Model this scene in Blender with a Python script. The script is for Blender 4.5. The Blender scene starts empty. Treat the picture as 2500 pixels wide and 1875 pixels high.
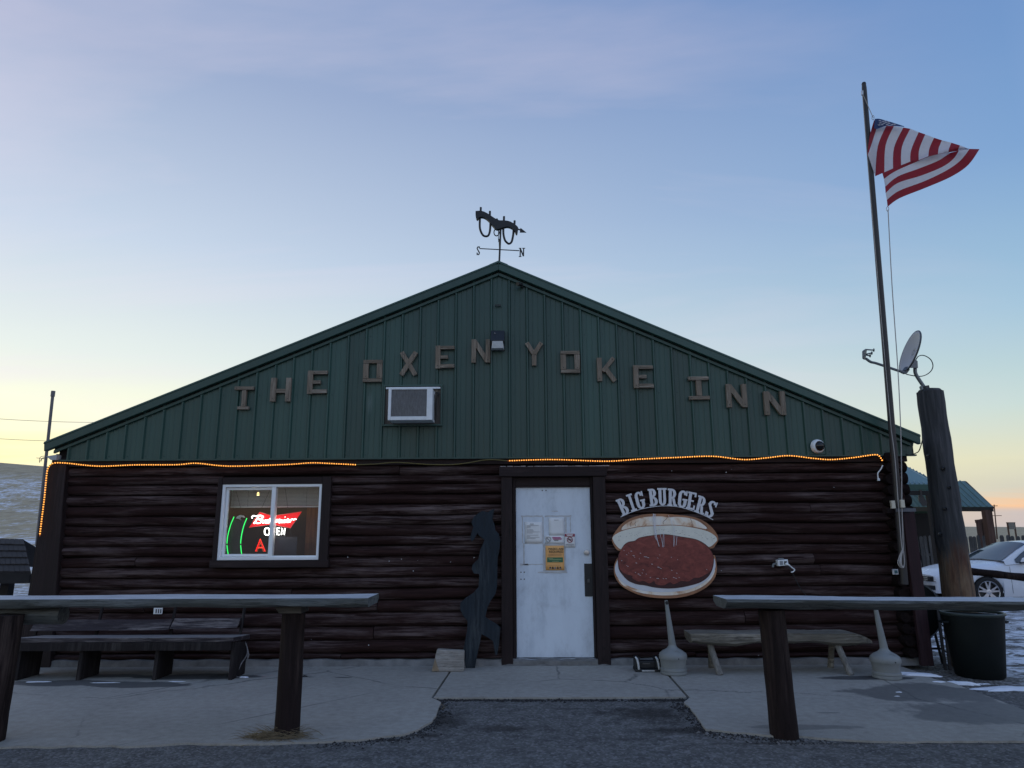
import bpy, math, random
from mathutils import Vector, Matrix
R = math.radians
random.seed(7)
scene = bpy.context.scene
col = scene.collection

# ------------------------------------------------------------------ camera
FPX, PW, PH = 1720.0, 2500.0, 1875.0
YAW, PITCH, ROLL = R(.6), R(12.15), R(-.3)
EYE = Vector((0, -8.72, 1.475))
fwd = Vector((-math.sin(YAW)*math.cos(PITCH), math.cos(YAW)*math.cos(PITCH), math.sin(PITCH)))
r0 = Vector((math.cos(YAW), math.sin(YAW), 0)); u0 = r0.cross(fwd)
CR = r0*math.cos(ROLL)+u0*math.sin(ROLL); CU = u0*math.cos(ROLL)-r0*math.sin(ROLL)
cam = bpy.data.cameras.new('camera'); camo = bpy.data.objects.new('camera', cam); col.objects.link(camo)
camo.matrix_world = Matrix(((CR.x, CU.x, -fwd.x, EYE.x), (CR.y, CU.y, -fwd.y, EYE.y), (CR.z, CU.z, -fwd.z, EYE.z), (0, 0, 0, 1)))
cam.sensor_width = 36; cam.sensor_fit = 'HORIZONTAL'; cam.lens = FPX/PW*36; cam.clip_end = 6000; cam.clip_start = .05
scene.camera = camo

def ray(px, py): return fwd+CR*((px-PW/2)/FPX)-CU*((py-PH/2)/FPX)
def F(px, py, Y=0.0):                      # survey helper: where a sight line meets the vertical plane Y
    d = ray(px, py); return EYE+d*((Y-EYE.y)/d.y)
def G(px, py, Z=0.0):                      # ... or the level Z
    d = ray(px, py); return EYE+d*((Z-EYE.z)/d.z)
def D(px, py, depth): return EYE+ray(px, py)*depth

# ------------------------------------------------------------------ light
SUN_AZ, SUN_EL = R(-52), R(1.2)            # azimuth from +Y towards +X
world = bpy.data.worlds.new('World'); scene.world = world; world.use_nodes = True
def build_world():
    nt = world.node_tree; nt.nodes.clear(); N = nt.nodes.new; L = nt.links.new
    f = lambda c: (c/255/12.92 if c/255 <= .04045 else ((c/255+.055)/1.055)**2.4)
    def mth(op, a, b=0.0, clamp=False):
        m = N('ShaderNodeMath'); m.operation = op; m.use_clamp = clamp
        for k, v in ((0, a), (1, b)):
            if hasattr(v, 'is_output'): L(v, m.inputs[k])
            else: m.inputs[k].default_value = v
        return m.outputs[0]
    def ramp(fac, stops):
        r = N('ShaderNodeValToRGB'); cr = r.color_ramp
        while len(cr.elements) < len(stops): cr.elements.new(.5)
        for e, (p, c) in zip(cr.elements, stops): e.position = p; e.color = (f(c[0]), f(c[1]), f(c[2]), 1)
        L(fac, r.inputs[0]); return r.outputs[0]
    def mix(fac, a, b, mode='MIX'):
        m = N('ShaderNodeMix'); m.data_type = 'RGBA'; m.blend_type = mode
        for k, v in ((0, fac), (6, a), (7, b)):
            if hasattr(v, 'is_output'): L(v, m.inputs[k])
            else: m.inputs[k].default_value = v
        return m.outputs[2]
    out = N('ShaderNodeOutputWorld'); bg = N('ShaderNodeBackground'); bg.inputs[1].default_value = .785
    sky = N('ShaderNodeTexSky'); sky.sky_type = 'NISHITA'; sky.sun_disc = False
    sky.sun_elevation = SUN_EL; sky.sun_rotation = SUN_AZ
    sky.altitude = 1000; sky.air_density = 1.0; sky.dust_density = .5; sky.ozone_density = 3.0
    tc = N('ShaderNodeTexCoord'); sep = N('ShaderNodeSeparateXYZ'); L(tc.outputs['Generated'], sep.inputs[0])
    X, Y, Z = sep.outputs
    hl = mth('SQRT', mth('ADD', mth('MULTIPLY', X, X), mth('MULTIPLY', Y, Y)))
    az = mth('DIVIDE', mth('ADD', mth('MULTIPLY', X, math.sin(SUN_AZ)), mth('MULTIPLY', Y, math.cos(SUN_AZ))), mth('MAXIMUM', hl, .001))
    # streaky high cloud, laid out on a flat deck overhead
    cmb = N('ShaderNodeCombineXYZ'); zz = mth('ADD', mth('MAXIMUM', Z, 0.0), .12)
    L(mth('DIVIDE', X, zz), cmb.inputs[0]); L(mth('DIVIDE', Y, zz), cmb.inputs[1])
    mp = N('ShaderNodeMapping'); mp.inputs['Rotation'].default_value = (0, 0, R(35)); mp.inputs['Scale'].default_value = (.35, 1.15, 1); L(cmb.outputs[0], mp.inputs[0])
    nz = N('ShaderNodeTexNoise'); nz.inputs['Scale'].default_value = 1.1; nz.inputs['Detail'].default_value = 7; nz.inputs['Roughness'].default_value = .55; nz.inputs['Distortion'].default_value = .5; L(mp.outputs[0], nz.inputs['Vector'])
    cl = ramp(nz.outputs[0], [(.46, (0, 0, 0)), (.64, (255, 255, 255))])
    wob = mth('MULTIPLY', mth('SUBTRACT', nz.outputs[0], .5), .035)
    e = mth('ADD', Z, wob, True)
    sun = ramp(e, [(0, (255, 226, 120)), (.09, (255, 241, 166)), (.145, (252, 245, 203)), (.22, (228, 231, 217)), (.36, (198, 208, 219)), (.55, (158, 171, 198)), (.75, (134, 154, 193)), (1, (112, 145, 202))])
    side = ramp(e, [(0, (178, 180, 196)), (.022, (196, 184, 190)), (.034, (246, 190, 150)), (.05, (205, 200, 190)), (.085, (222, 217, 188)), (.15, (196, 213, 206)), (.26, (160, 192, 211)), (.42, (126, 161, 203)), (.65, (100, 135, 189)), (1, (112, 145, 202))])
    back = ramp(e, [(0, (165, 162, 176)), (.08, (205, 196, 205)), (.2, (206, 208, 222)), (.4, (186, 204, 232)), (.65, (156, 182, 226)), (1, (114, 147, 204))])
    c = mix(ramp(az, [(0, (0, 0, 0)), (.93, (255, 255, 255))]), side, sun)
    c = mix(ramp(mth('MULTIPLY', az, -1.0), [(0, (0, 0, 0)), (.9, (255, 255, 255))]), c, back)
    c = mix(mth('MULTIPLY', cl, mth('MULTIPLY', ramp(az, [(0, (80, 80, 80)), (.6, (255, 255, 255))]), .38)), c, (f(238), f(220), f(226), 1))
    ns = mix(1.0, sky.outputs[0], (NISH, NISH, NISH, 1), 'MULTIPLY')
    c = mix(.2, c, ns)
    L(c, bg.inputs[0]); L(bg.outputs[0], out.inputs[0])
NISH = .42
build_world()
sl = bpy.data.lights.new('sun', 'SUN'); sl.energy = .3; sl.angle = R(2); sl.color = (1, .8, .58)
so = bpy.data.objects.new('sun', sl); col.objects.link(so)
sd = Vector((math.sin(SUN_AZ)*math.cos(SUN_EL), math.cos(SUN_AZ)*math.cos(SUN_EL), math.sin(SUN_EL)))
so.rotation_euler = sd.to_track_quat('Z', 'Y').to_euler()
scene.view_settings.view_transform = 'Standard'; scene.view_settings.look = 'None'
scene.view_settings.gamma = 1; scene.view_settings.exposure = .63; scene.view_settings.use_curve_mapping = False
scene.render.engine = 'CYCLES'

# ------------------------------------------------------------------ materials
def lin(r, g, b):
    f = lambda c: (c/255/12.92 if c/255 <= .04045 else ((c/255+.055)/1.055)**2.4)
    return (f(r), f(g), f(b), 1)
class NT:
    def __init__(s, name):
        s.m = bpy.data.materials.new(name); s.m.use_nodes = True; s.t = s.m.node_tree
        s.b = s.t.nodes['Principled BSDF']; s.out = s.t.nodes['Material Output']
    def n(s, ty, **kw):
        nd = s.t.nodes.new('ShaderNode'+ty)
        for k, v in kw.items():
            if k.startswith('i_'): nd.inputs[int(k[2:]) if k[2:].isdigit() else k[2:]].default_value = v
            else: setattr(nd, k, v)
        return nd
    def l(s, a, b): s.t.links.new(a, b)
    def coords(s, scale=(1, 1, 1), rnd=True):
        tc = s.n('TexCoord'); mp = s.n('Mapping'); mp.inputs['Scale'].default_value = scale
        s.l(tc.outputs['Object'], mp.inputs['Vector'])
        if rnd:
            oi = s.n('ObjectInfo'); mu = s.n('Math', operation='MULTIPLY'); mu.inputs[1].default_value = 37
            s.l(oi.outputs['Random'], mu.inputs[0]); s.l(mu.outputs[0], mp.inputs['Location'])
        return mp.outputs[0]
    def noise(s, vec, scale, detail=6, rough=.6, dist=0):
        nd = s.n('TexNoise'); nd.inputs['Scale'].default_value = scale; nd.inputs['Detail'].default_value = detail
        nd.inputs['Roughness'].default_value = rough; nd.inputs['Distortion'].default_value = dist
        s.l(vec, nd.inputs['Vector']); return nd.outputs[0]
    def ramp(s, fac, stops, interp='LINEAR'):
        r = s.n('ValToRGB'); cr = r.color_ramp; cr.interpolation = interp
        while len(cr.elements) < len(stops): cr.elements.new(.5)
        for e, (p, c) in zip(cr.elements, stops):
            e.position = p; e.color = c if len(c) == 4 else (*c, 1)
        s.l(fac, r.inputs[0]); return r.outputs[0]
    def mix(s, fac, a, b, mode='MIX'):
        m = s.n('Mix', data_type='RGBA', blend_type=mode)
        for sk, v in ((0, fac), (6, a), (7, b)):
            if hasattr(v, 'is_output'): s.l(v, m.inputs[sk])
            else: m.inputs[sk].default_value = v
        return m.outputs[2]
    def math(s, op, a, b=0.0, clamp=False):
        m = s.n('Math', operation=op); m.use_clamp = clamp
        for k, v in ((0, a), (1, b)):
            if hasattr(v, 'is_output'): s.l(v, m.inputs[k])
            else: m.inputs[k].default_value = v
        return m.outputs[0]
    def bump(s, h, strength=.3, dist=.01):
        b = s.n('Bump'); b.inputs['Strength'].default_value = strength; b.inputs['Distance'].default_value = dist
        s.l(h, b.inputs['Height']); s.l(b.outputs[0], s.b.inputs['Normal'])
    def base(s, c):
        if hasattr(c, 'is_output'): s.l(c, s.b.inputs['Base Color'])
        else: s.b.inputs['Base Color'].default_value = c
    def rough(s, r):
        if hasattr(r, 'is_output'): s.l(r, s.b.inputs['Roughness'])
        else: s.b.inputs['Roughness'].default_value = r
def sc(c, k): return (min(c[0]*k, 1), min(c[1]*k, 1), min(c[2]*k, 1), 1)

def plain(name, c, rough=.6, var=.18, scale=9, bump=.08, metal=0.0, stretch=(1, 1, 1), spec=.5):
    t = NT(name); v = t.coords(stretch); nz = t.noise(v, scale)
    t.base(t.ramp(nz, [(.25, sc(c, 1-var)), (.75, sc(c, 1+var))]))
    t.rough(t.math('ADD', t.math('MULTIPLY', nz, .3), rough-.15)); t.b.inputs['Metallic'].default_value = metal
    t.b.inputs['Specular IOR Level'].default_value = spec
    if bump: t.bump(t.noise(v, scale*5), bump, .004)
    return t.m
def wood(name, c, wear, axis='x', amount=.5, rough=.75, bump=.5, scale=1.0, spec=.3):
    """grain along axis, worn lighter streaks, fine checks"""
    t = NT(name); s = {'x': (.55, 9, 9), 'y': (9, .55, 9), 'z': (9, 9, .55)}[axis]
    v = t.coords(tuple(q*scale for q in s)); s2 = {'x': (.5, 2.2, 2.2), 'y': (2.2, .5, 2.2), 'z': (2.2, 2.2, .5)}[axis]
    v2 = t.coords(tuple(q*scale for q in s2))
    g = t.noise(v, 3.2, 9, .68, .4); big = t.noise(v2, 1.6, 5, .6)
    basec = t.ramp(g, [(.3, sc(c, .62)), (.52, c), (.72, sc(c, 1.35))])
    mask = t.math('MULTIPLY', t.ramp(big, [(.44, (0, 0, 0)), (.66, (1, 1, 1))]), t.ramp(g, [(.42, (0, 0, 0)), (.62, (1, 1, 1))]))
    split = t.ramp(t.noise(v, 1.15, 4, .55, 1.6), [(.485, (0, 0, 0)), (.5, (1, 1, 1)), (.515, (0, 0, 0))])
    basec = t.mix(t.math('MULTIPLY', split, t.ramp(big, [(.4, (0, 0, 0)), (.55, (.85, .85, .85))])), basec, sc(c, .25))
    t.base(t.mix(t.math('MULTIPLY', mask, amount), basec, wear))
    t.rough(t.math('ADD', t.math('MULTIPLY', g, .35), rough-.18))
    chk = t.ramp(t.noise(v, 6.5, 3, .5, 1.2), [(.36, (0, 0, 0)), (.44, (1, 1, 1))])
    t.b.inputs['Specular IOR Level'].default_value = spec
    t.bump(t.math('ADD', g, t.math('MULTIPLY', chk, .6)), bump, .006)
    return t.m
def emit(name, c, strength, base=None):
    t = NT(name); t.base(base or c); t.b.inputs['Emission Color'].default_value = c
    t.b.inputs['Emission Strength'].default_value = strength; t.rough(.4); return t.m
def glass(name, tint=(1, 1, 1, 1), rough=.02, fac=1.0):
    t = NT(name); tr = t.n('BsdfTransparent'); tr.inputs[0].default_value = tint
    gl = t.n('BsdfGlossy'); gl.inputs['Roughness'].default_value = rough
    fr = t.n('LayerWeight'); fr.inputs[0].default_value = .5; mx = t.n('MixShader')
    dirt = t.noise(t.coords((1, 1, 1)), 5)
    t.l(t.math('ADD', t.math('MULTIPLY', t.math('POWER', fr.outputs['Facing'], 4.0), .8*fac), t.math('ADD', .022, t.math('MULTIPLY', dirt, .016))), mx.inputs[0])
    t.l(tr.outputs[0], mx.inputs[1]); t.l(gl.outputs[0], mx.inputs[2]); t.l(mx.outputs[0], t.out.inputs[0]); return t.m

def concrete(name):
    t = NT(name); v = t.coords((1, 1, 1), False)
    a = t.noise(v, 1.3, 6, .6); b = t.noise(v, 14, 6, .65); f = t.noise(v, 140, 3, .6)
    c = t.ramp(a, [(.3, (.30, .278, .228)), (.55, (.375, .348, .29)), (.75, (.43, .40, .335))])
    c = t.mix(.36, c, t.ramp(b, [(.3, (.14, .135, .12)), (.7, (.47, .455, .42))]))
    c = t.mix(.16, c, t.ramp(f, [(.35, (.05, .05, .05)), (.65, (.45, .45, .44))]))
    # damp stains with irregular rims (x, y, rx, ry, strength)
    geo = t.n('NewGeometry'); sep = t.n('SeparateXYZ'); t.l(geo.outputs['Position'], sep.inputs[0])
    wob = t.math('MULTIPLY', t.math('SUBTRACT', t.noise(v, 2.2, 5, .6), .5), 1.5)
    tot = None
    for x, y, rx, ry, k in STAINS:
        dx = t.math('DIVIDE', t.math('SUBTRACT', sep.outputs[0], x), rx); dy = t.math('DIVIDE', t.math('SUBTRACT', sep.outputs[1], y), ry)
        d = t.math('ADD', t.math('SQRT', t.math('ADD', t.math('MULTIPLY', dx, dx), t.math('MULTIPLY', dy, dy))), wob)
        m = t.math('MULTIPLY', t.ramp(d, [(.86, (1, 1, 1)), (1.0, (0, 0, 0))]), k)
        tot = m if tot is None else t.math('MAXIMUM', tot, m)
    c = t.mix(tot, c, (.045, .047, .05, 1))
    crk = t.n('TexVoronoi', feature='DISTANCE_TO_EDGE'); crk.inputs['Scale'].default_value = .42
    t.l(t.mix(.22, v, t.noise(v, 1.7, 6, .7), 'ADD'), crk.inputs['Vector'])
    ck = t.ramp(crk.outputs['Distance'], [(.0, (1, 1, 1)), (.006, (0, 0, 0))])
    c = t.mix(t.math('MULTIPLY', ck, t.ramp(a, [(.42, (0, 0, 0)), (.55, (.8, .8, .8))])), c, (.04, .04, .04, 1))
    t.base(c); t.rough(t.math('SUBTRACT', .85, t.math('MULTIPLY', tot, .3)))
    t.bump(t.math('ADD', b, t.math('MULTIPLY', f, .35)), .25, .006)
    return t.m
def asphalt(name):
    t = NT(name); v = t.coords((1, 1, 1), False)
    vo = t.n('TexVoronoi'); vo.inputs['Scale'].default_value = 52; t.l(v, vo.inputs['Vector'])
    vo2 = t.n('TexVoronoi'); vo2.inputs['Scale'].default_value = 34; t.l(v, vo2.inputs['Vector'])
    a = t.noise(v, .9, 6, .62); b = t.noise(v, 7, 6, .7); f = t.noise(v, 60, 4, .7)
    c = t.ramp(a, [(.3, (.125, .122, .112)), (.55, (.195, .19, .178)), (.75, (.24, .235, .22))])
    c = t.mix(.6, c, t.ramp(vo.outputs['Color'], [(.1, (.02, .02, .021)), (.55, (.10, .10, .102)), (.95, (.42, .42, .42))]))
    sp = t.ramp(vo2.outputs['Color'], [(.86, (0, 0, 0)), (.92, (1, 1, 1))])
    c = t.mix(t.math('MULTIPLY', sp, .4), c, (.30, .29, .28, 1))
    c = t.mix(.45, c, t.ramp(b, [(.32, (.02, .02, .019)), (.62, (.17, .167, .157))]), 'MIX')
    geo = t.n('NewGeometry'); sep = t.n('SeparateXYZ'); t.l(geo.outputs['Position'], sep.inputs[0])
    wob = t.math('MULTIPLY', t.math('SUBTRACT', t.noise(v, 3.5, 6, .7), .5), 2.2); tot = None
    for x, y, rx, ry, k in ASTAINS:
        dx = t.math('DIVIDE', t.math('SUBTRACT', sep.outputs[0], x), rx); dy = t.math('DIVIDE', t.math('SUBTRACT', sep.outputs[1], y), ry)
        d = t.math('ADD', t.math('SQRT', t.math('ADD', t.math('MULTIPLY', dx, dx), t.math('MULTIPLY', dy, dy))), wob)
        m = t.math('MULTIPLY', t.ramp(d, [(.3, (1, 1, 1)), (1.15, (0, 0, 0))]), k)
        tot = m if tot is None else t.math('MAXIMUM', tot, m)
    c = t.mix(t.math('MULTIPLY', tot, t.ramp(f, [(.3, (1, 1, 1)), (.75, (.45, .45, .45))])), c, (.022, .019, .017, 1))
    t.base(c); t.rough(.9); t.b.inputs['Specular IOR Level'].default_value = .3
    t.bump(t.math('ADD', t.math('MULTIPLY', vo.outputs['Distance'], -1.0), t.math('ADD', f, b)), .8, .012)
    return t.m
def terrain(name):
    """gravel, dry grass and blown snow, mixed by height and noise"""
    t = NT(name); v = t.coords((1, 1, 1), False)
    geo = t.n('NewGeometry'); sep = t.n('SeparateXYZ'); t.l(geo.outputs['Position'], sep.inputs[0])
    vo = t.n('TexVoronoi'); vo.inputs['Scale'].default_value = 42; t.l(v, vo.inputs['Vector'])
    grav = t.ramp(vo.outputs['Color'], [(.1, (.05, .048, .045)), (.5, (.14, .135, .125)), (.95, (.32, .31, .29))])
    gn = t.noise(v, .35, 8, .7); grass = t.ramp(t.noise(t.coords((.3, .3, .3), False), 1.2, 10, .75), [(.3, (.28, .225, .14)), (.5, (.44, .355, .225)), (.7, (.55, .455, .30))])
    dist = t.math('SQRT', t.math('ADD', t.math('MULTIPLY', sep.outputs[0], sep.outputs[0]), t.math('MULTIPLY', sep.outputs[1], sep.outputs[1])))
    c = t.mix(t.ramp(t.math('DIVIDE', dist, 60), [(.2, (0, 0, 0)), (.55, (1, 1, 1))]), grav, grass)
    # snow: ripples near by, broad drifts far off; thick on the left hill's lee side, thin on the far right plain
    s1 = t.noise(t.coords((1.0, 1.7, 1), False), 2.3, 10, .72, .9); s2 = t.noise(t.coords((.03, .02, .14), False), 1.4, 9, .7)
    s3 = t.noise(t.coords((.8, .12, 1.5), False), 1.3, 11, .8, .8)
    near = t.ramp(s1, [(.475, (0, 0, 0)), (.54, (1, 1, 1))])
    far = t.ramp(t.math('ADD', t.math('MULTIPLY', s2, .45), t.math('MULTIPLY', s3, .55)), [(.515, (0, 0, 0)), (.565, (1, 1, 1))])
    left = t.math('LESS_THAN', sep.outputs[0], 0.0)
    hi = t.ramp(t.math('DIVIDE', sep.outputs[2], 30), [(.42, (1, 1, 1)), (.54, (0, 0, 0))])
    farm = t.math('MULTIPLY', t.math('MULTIPLY', far, left), hi)
    fm = t.ramp(t.math('DIVIDE', dist, 60), [(.4, (0, 0, 0)), (.7, (1, 1, 1))])
    # the first metres round the building are swept bare
    sweep = t.ramp(t.math('DIVIDE', sep.outputs[0], 10), [(.5, (0, 0, 0)), (.56, (1, 1, 1))])
    sweepl = t.ramp(t.math('DIVIDE', sep.outputs[0], -10), [(.5, (0, 0, 0)), (.6, (1, 1, 1))])
    nearm = t.math('MULTIPLY', near, t.math('MAXIMUM', sweep, sweepl))
    snow = t.mix(fm, nearm, farm)
    t.base(t.mix(snow, c, (.78, .80, .84, 1))); t.rough(.9); t.b.inputs['Specular IOR Level'].default_value = .2
    t.bump(t.math('ADD', t.math('MULTIPLY', vo.outputs['Distance'], -.6), t.math('MULTIPLY', near, .8)), .5, .03)
    return t.m
def siding(name, c, rough=.42):
    t = NT(name); v = t.coords((1, 1, 1), False); v2 = t.coords((6, 6, .35), False)
    a = t.noise(v, 1.1, 6, .6); b = t.noise(v2, 2.5, 6, .7)
    pan = t.noise(t.coords((1.0, .001, .001), False), 1.6, 4, .8)
    cc = t.mix(.5, t.ramp(a, [(.3, sc(c, .8)), (.7, sc(c, 1.2))]), t.ramp(b, [(.3, sc(c, .75)), (.7, sc(c, 1.25))]))
    cc = t.mix(.45, cc, t.ramp(pan, [(.35, sc(c, .55)), (.65, sc(c, 1.5))]))
    geo = t.n('NewGeometry'); sep = t.n('SeparateXYZ'); t.l(geo.outputs['Position'], sep.inputs[0])
    # chalky run below the left end of the air conditioner and a few bird streaks
    dx = t.math('DIVIDE', t.math('SUBTRACT', sep.outputs[0], STREAK[0]), .045); dz = t.math('DIVIDE', t.math('SUBTRACT', sep.outputs[2], STREAK[1]), .17)
    d = t.math('SQRT', t.math('ADD', t.math('MULTIPLY', dx, dx), t.math('MULTIPLY', dz, dz)))
    m = t.math('MULTIPLY', t.ramp(d, [(.0, (1, 1, 1)), (1.0, (0, 0, 0))]), t.ramp(b, [(.3, (.2, .2, .2)), (.6, (.6, .6, .6))]))
    cc = t.mix(m, cc, (.34, .40, .40, 1))
    oi_ = t.n('ObjectInfo'); cc = t.mix(.5, cc, t.mix(oi_.outputs['Random'], sc(c, .72), sc(c, 1.3)))
    t.base(cc); t.rough(t.math('ADD', rough-.1, t.math('MULTIPLY', b, .25))); t.bump(a, .05, .01); return t.m
def doorpaint(name):
    t = NT(name); v = t.coords((1, 1, 1), False); v2 = t.coords((3, 3, 1.1), False)
    a = t.noise(v2, 1.7, 6, .65); b = t.noise(v, 11, 6, .65)
    c = t.ramp(a, [(.32, (.56, .63, .70)), (.5, (.68, .755, .83)), (.7, (.72, .80, .875))])
    sm = t.math('MULTIPLY', t.ramp(t.noise(v, 4.2, 7, .7, .5), [(.5, (0, 0, 0)), (.68, (1, 1, 1))]), t.ramp(a, [(.3, (.7, .7, .7)), (.6, (.05, .05, .05))]))
    c = t.mix(sm, c, (.42, .46, .50, 1))
    t.base(c); t.rough(.5); t.bump(b, .06, .004); return t.m

# ------------------------------------------------------------------ mesh helper
class MB:
    def __init__(s): s.v = []; s.f = []; s.mi = []; s.cur = 0
    def addv(s, p): s.v.append(Vector(p)); return len(s.v)-1
    def face(s, idx): s.f.append(tuple(idx)); s.mi.append(s.cur)
    def poly(s, pts): s.face([s.addv(p) for p in pts])
    def hexa(s, p):          # 8 corners: bottom 4 (ccw seen from above), top 4
        i = [s.addv(q) for q in p]
        for q in ((3, 2, 1, 0), (4, 5, 6, 7), (0, 1, 5, 4), (1, 2, 6, 5), (2, 3, 7, 6), (3, 0, 4, 7)): s.face([i[k] for k in q])
        return s
    def box(s, x0, x1, y0, y1, z0, z1):
        return s.hexa([(x0, y0, z0), (x1, y0, z0), (x1, y1, z0), (x0, y1, z0), (x0, y0, z1), (x1, y0, z1), (x1, y1, z1), (x0, y1, z1)])
    def beam(s, p0, p1, w, h, side=None, w1=None, h1=None):
        p0 = Vector(p0); p1 = Vector(p1); d = (p1-p0).normalized()
        a = Vector(side) if side else (Vector((0, 0, 1)) if abs(d.z) < .9 else Vector((1, 0, 0)))
        sx = d.cross(a).normalized(); sz = sx.cross(d).normalized()
        w1 = w if w1 is None else w1; h1 = h if h1 is None else h1
        A = [p0-sx*w/2-sz*h/2, p0+sx*w/2-sz*h/2, p0+sx*w/2+sz*h/2, p0-sx*w/2+sz*h/2]
        B = [p1-sx*w1/2-sz*h1/2, p1+sx*w1/2-sz*h1/2, p1+sx*w1/2+sz*h1/2, p1-sx*w1/2+sz*h1/2]
        return s.hexa(A+B)
    def prism(s, pts, ext):
        pts = [Vector(p) for p in pts]; ext = Vector(ext); n = len(pts)
        nrm = Vector((0, 0, 0))
        for i in range(n): nrm += (pts[i]-pts[0]).cross(pts[(i+1) % n]-pts[0])
        if nrm.dot(ext) > 0: pts = pts[::-1]
        a = [s.addv(p) for p in pts]; b = [s.addv(p+ext) for p in pts]
        s.face(a); s.face(b[::-1])
        for i in range(n): j = (i+1) % n; s.face((a[i], b[i], b[j], a[j]))
        return s
    def tube(s, path, r, n=8, closed=False, caps=True, squash=1.0, wob=0.0, up=None):
        path = [Vector(p) for p in path]; m = len(path); rr = r if hasattr(r, '__len__') else [r]*m
        rings = []; prev = None
        for i, p in enumerate(path):
            a = path[(i-1) % m] if (i or closed) else path[0]; b = path[(i+1) % m] if (i < m-1 or closed) else path[-1]
            t = (b-a)
            t = t.normalized() if t.length > 1e-9 else Vector((0, 0, 1))
            if prev is None:
                q = Vector(up) if up else (Vector((0, 0, 1)) if abs(t.z) < .9 else Vector((1, 0, 0)))
                nx = t.cross(q).normalized()
            else:
                nx = (prev-t*prev.dot(t)).normalized()
            prev = nx; ny = nx.cross(t).normalized()
            ring = []
            for k in range(n):
                an = 2*math.pi*k/n; q = rr[i]*(1+(random.uniform(-wob, wob) if wob else 0))
                ring.append(s.addv(p+nx*math.cos(an)*q+ny*math.sin(an)*q*squash))
            rings.append(ring)
        for i in range(m if closed else m-1):
            A = rings[i]; B = rings[(i+1) % m]
            for k in range(n): s.face((A[k], A[(k+1) % n], B[(k+1) % n], B[k]))
        if caps and not closed: s.face(rings[0][::-1]); s.face(rings[-1])
        return s
    def lathe(s, prof, c=(0, 0, 0), n=20, ax=(0, 0, 1), caps=True):
        ax = Vector(ax).normalized(); c = Vector(c); q = Vector((1, 0, 0)) if abs(ax.x) < .9 else Vector((0, 1, 0))
        e1 = (q-ax*q.dot(ax)).normalized(); e2 = ax.cross(e1); rings = []
        for r, z in prof: rings.append([s.addv(c+ax*z+(e1*math.cos(2*math.pi*k/n)+e2*math.sin(2*math.pi*k/n))*r) for k in range(n)])
        for A, B in zip(rings, rings[1:]):
            for k in range(n): s.face((A[k], A[(k+1) % n], B[(k+1) % n], B[k]))
        if caps: s.face(rings[0][::-1]); s.face(rings[-1])
        return s
    def grid(s, rows, closed=False):
        ids = [[s.addv(p) for p in r] for r in rows]
        for A, B in zip(ids, ids[1:]):
            for k in range(len(A)-1): s.face((A[k], A[k+1], B[k+1], B[k]))
        return s
    def build(s, name, mats, parent=None, smooth=False, bevel=0, solid=0, subsurf=0):
        me = bpy.data.meshes.new(name); o0 = Vector((0, 0, 0)); p = parent
        while p is not None: o0 = o0+p.location; p = p.parent
        me.from_pydata([tuple(v-o0) for v in s.v], [], s.f); me.update()
        for m in (mats if isinstance(mats, (list, tuple)) else [mats]): me.materials.append(m)
        me.polygons.foreach_set('material_index', s.mi)
        if smooth:
            me.polygons.foreach_set('use_smooth', [True]*len(me.polygons)); me.set_sharp_from_angle(angle=R(40))
        o = bpy.data.objects.new(name, me); col.objects.link(o); o.parent = parent
        if solid: md = o.modifiers.new('thick', 'SOLIDIFY'); md.thickness = solid; md.offset = 0
        if bevel: md = o.modifiers.new('bevel', 'BEVEL'); md.width = bevel; md.segments = 2; md.limit_method = 'ANGLE'
        if subsurf: md = o.modifiers.new('sub', 'SUBSURF'); md.levels = subsurf; md.render_levels = subsurf
        return o
def tag(o, label=None, cat=None, group=None, kind=None):
    if label: o['label'] = label
    if cat: o['category'] = cat
    if group: o['group'] = group
    if kind: o['kind'] = kind
    return o
def thing(name, loc, label, cat, group=None):
    o = bpy.data.objects.new(name, None); o.empty_display_size = .1; col.objects.link(o); o.location = loc
    return tag(o, label, cat, group)
def catmull(pts, k=6):
    P = [Vector(p) for p in pts]; out = []
    for i in range(len(P)-1):
        a = P[max(i-1, 0)]; b = P[i]; c = P[i+1]; d = P[min(i+2, len(P)-1)]
        for j in range(k):
            t = j/k; out.append(.5*((2*b)+(c-a)*t+(2*a-5*b+4*c-d)*t*t+(3*b-a-3*c+d)*t**3))
    out.append(P[-1]); return out
def hsh(*a): return random.Random(repr(a)).random()

# ------------------------------------------------------------------ setting
ASPH = -.016
def gp(px, py, z=0.0): p = G(px, py, z); return (p.x, p.y)
def stain(px, py, rx, ry, k, z=0.0): p = G(px, py, z); return (p.x, p.y, rx, ry, k)
STAINS = [stain(150, 1668, .85, .16, .75), stain(330, 1672, .7, .15, .75), stain(470, 1652, .75, .16, .8), stain(270, 1650, .4, .1, .7), stain(2260, 1690, .75, .42, .62), stain(2420, 1740, .8, .4, .55),
          stain(2110, 1655, .6, .10, .85), stain(2020, 1740, .12, .03, .5), stain(1960, 1775, .45, .08, .4), stain(840, 1654, .1, .03, .8)]
ASTAINS = [stain(1230, 1778, .42, .13, .8, ASPH), stain(1600, 1745, .5, .38, .97, ASPH), stain(1700, 1785, .5, .17, .95, ASPH), stain(1090, 1760, .22, .3, .9, ASPH), stain(1030, 1795, .4, .08, .9, ASPH), stain(1540, 1805, .4, .07, .6, ASPH),
           stain(1250, 1709, 1.1, .06, .85, ASPH), stain(1400, 1730, .3, .06, .5, ASPH), stain(430, 1816, .5, .04, .8, ASPH), stain(1620, 1710, .4, .08, .9, ASPH),
           stain(870, 1808, .8, .05, .8, ASPH), stain(2000, 1815, 1.2, .04, .8, ASPH), stain(2400, 1815, 1.0, .04, .8, ASPH)]
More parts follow.
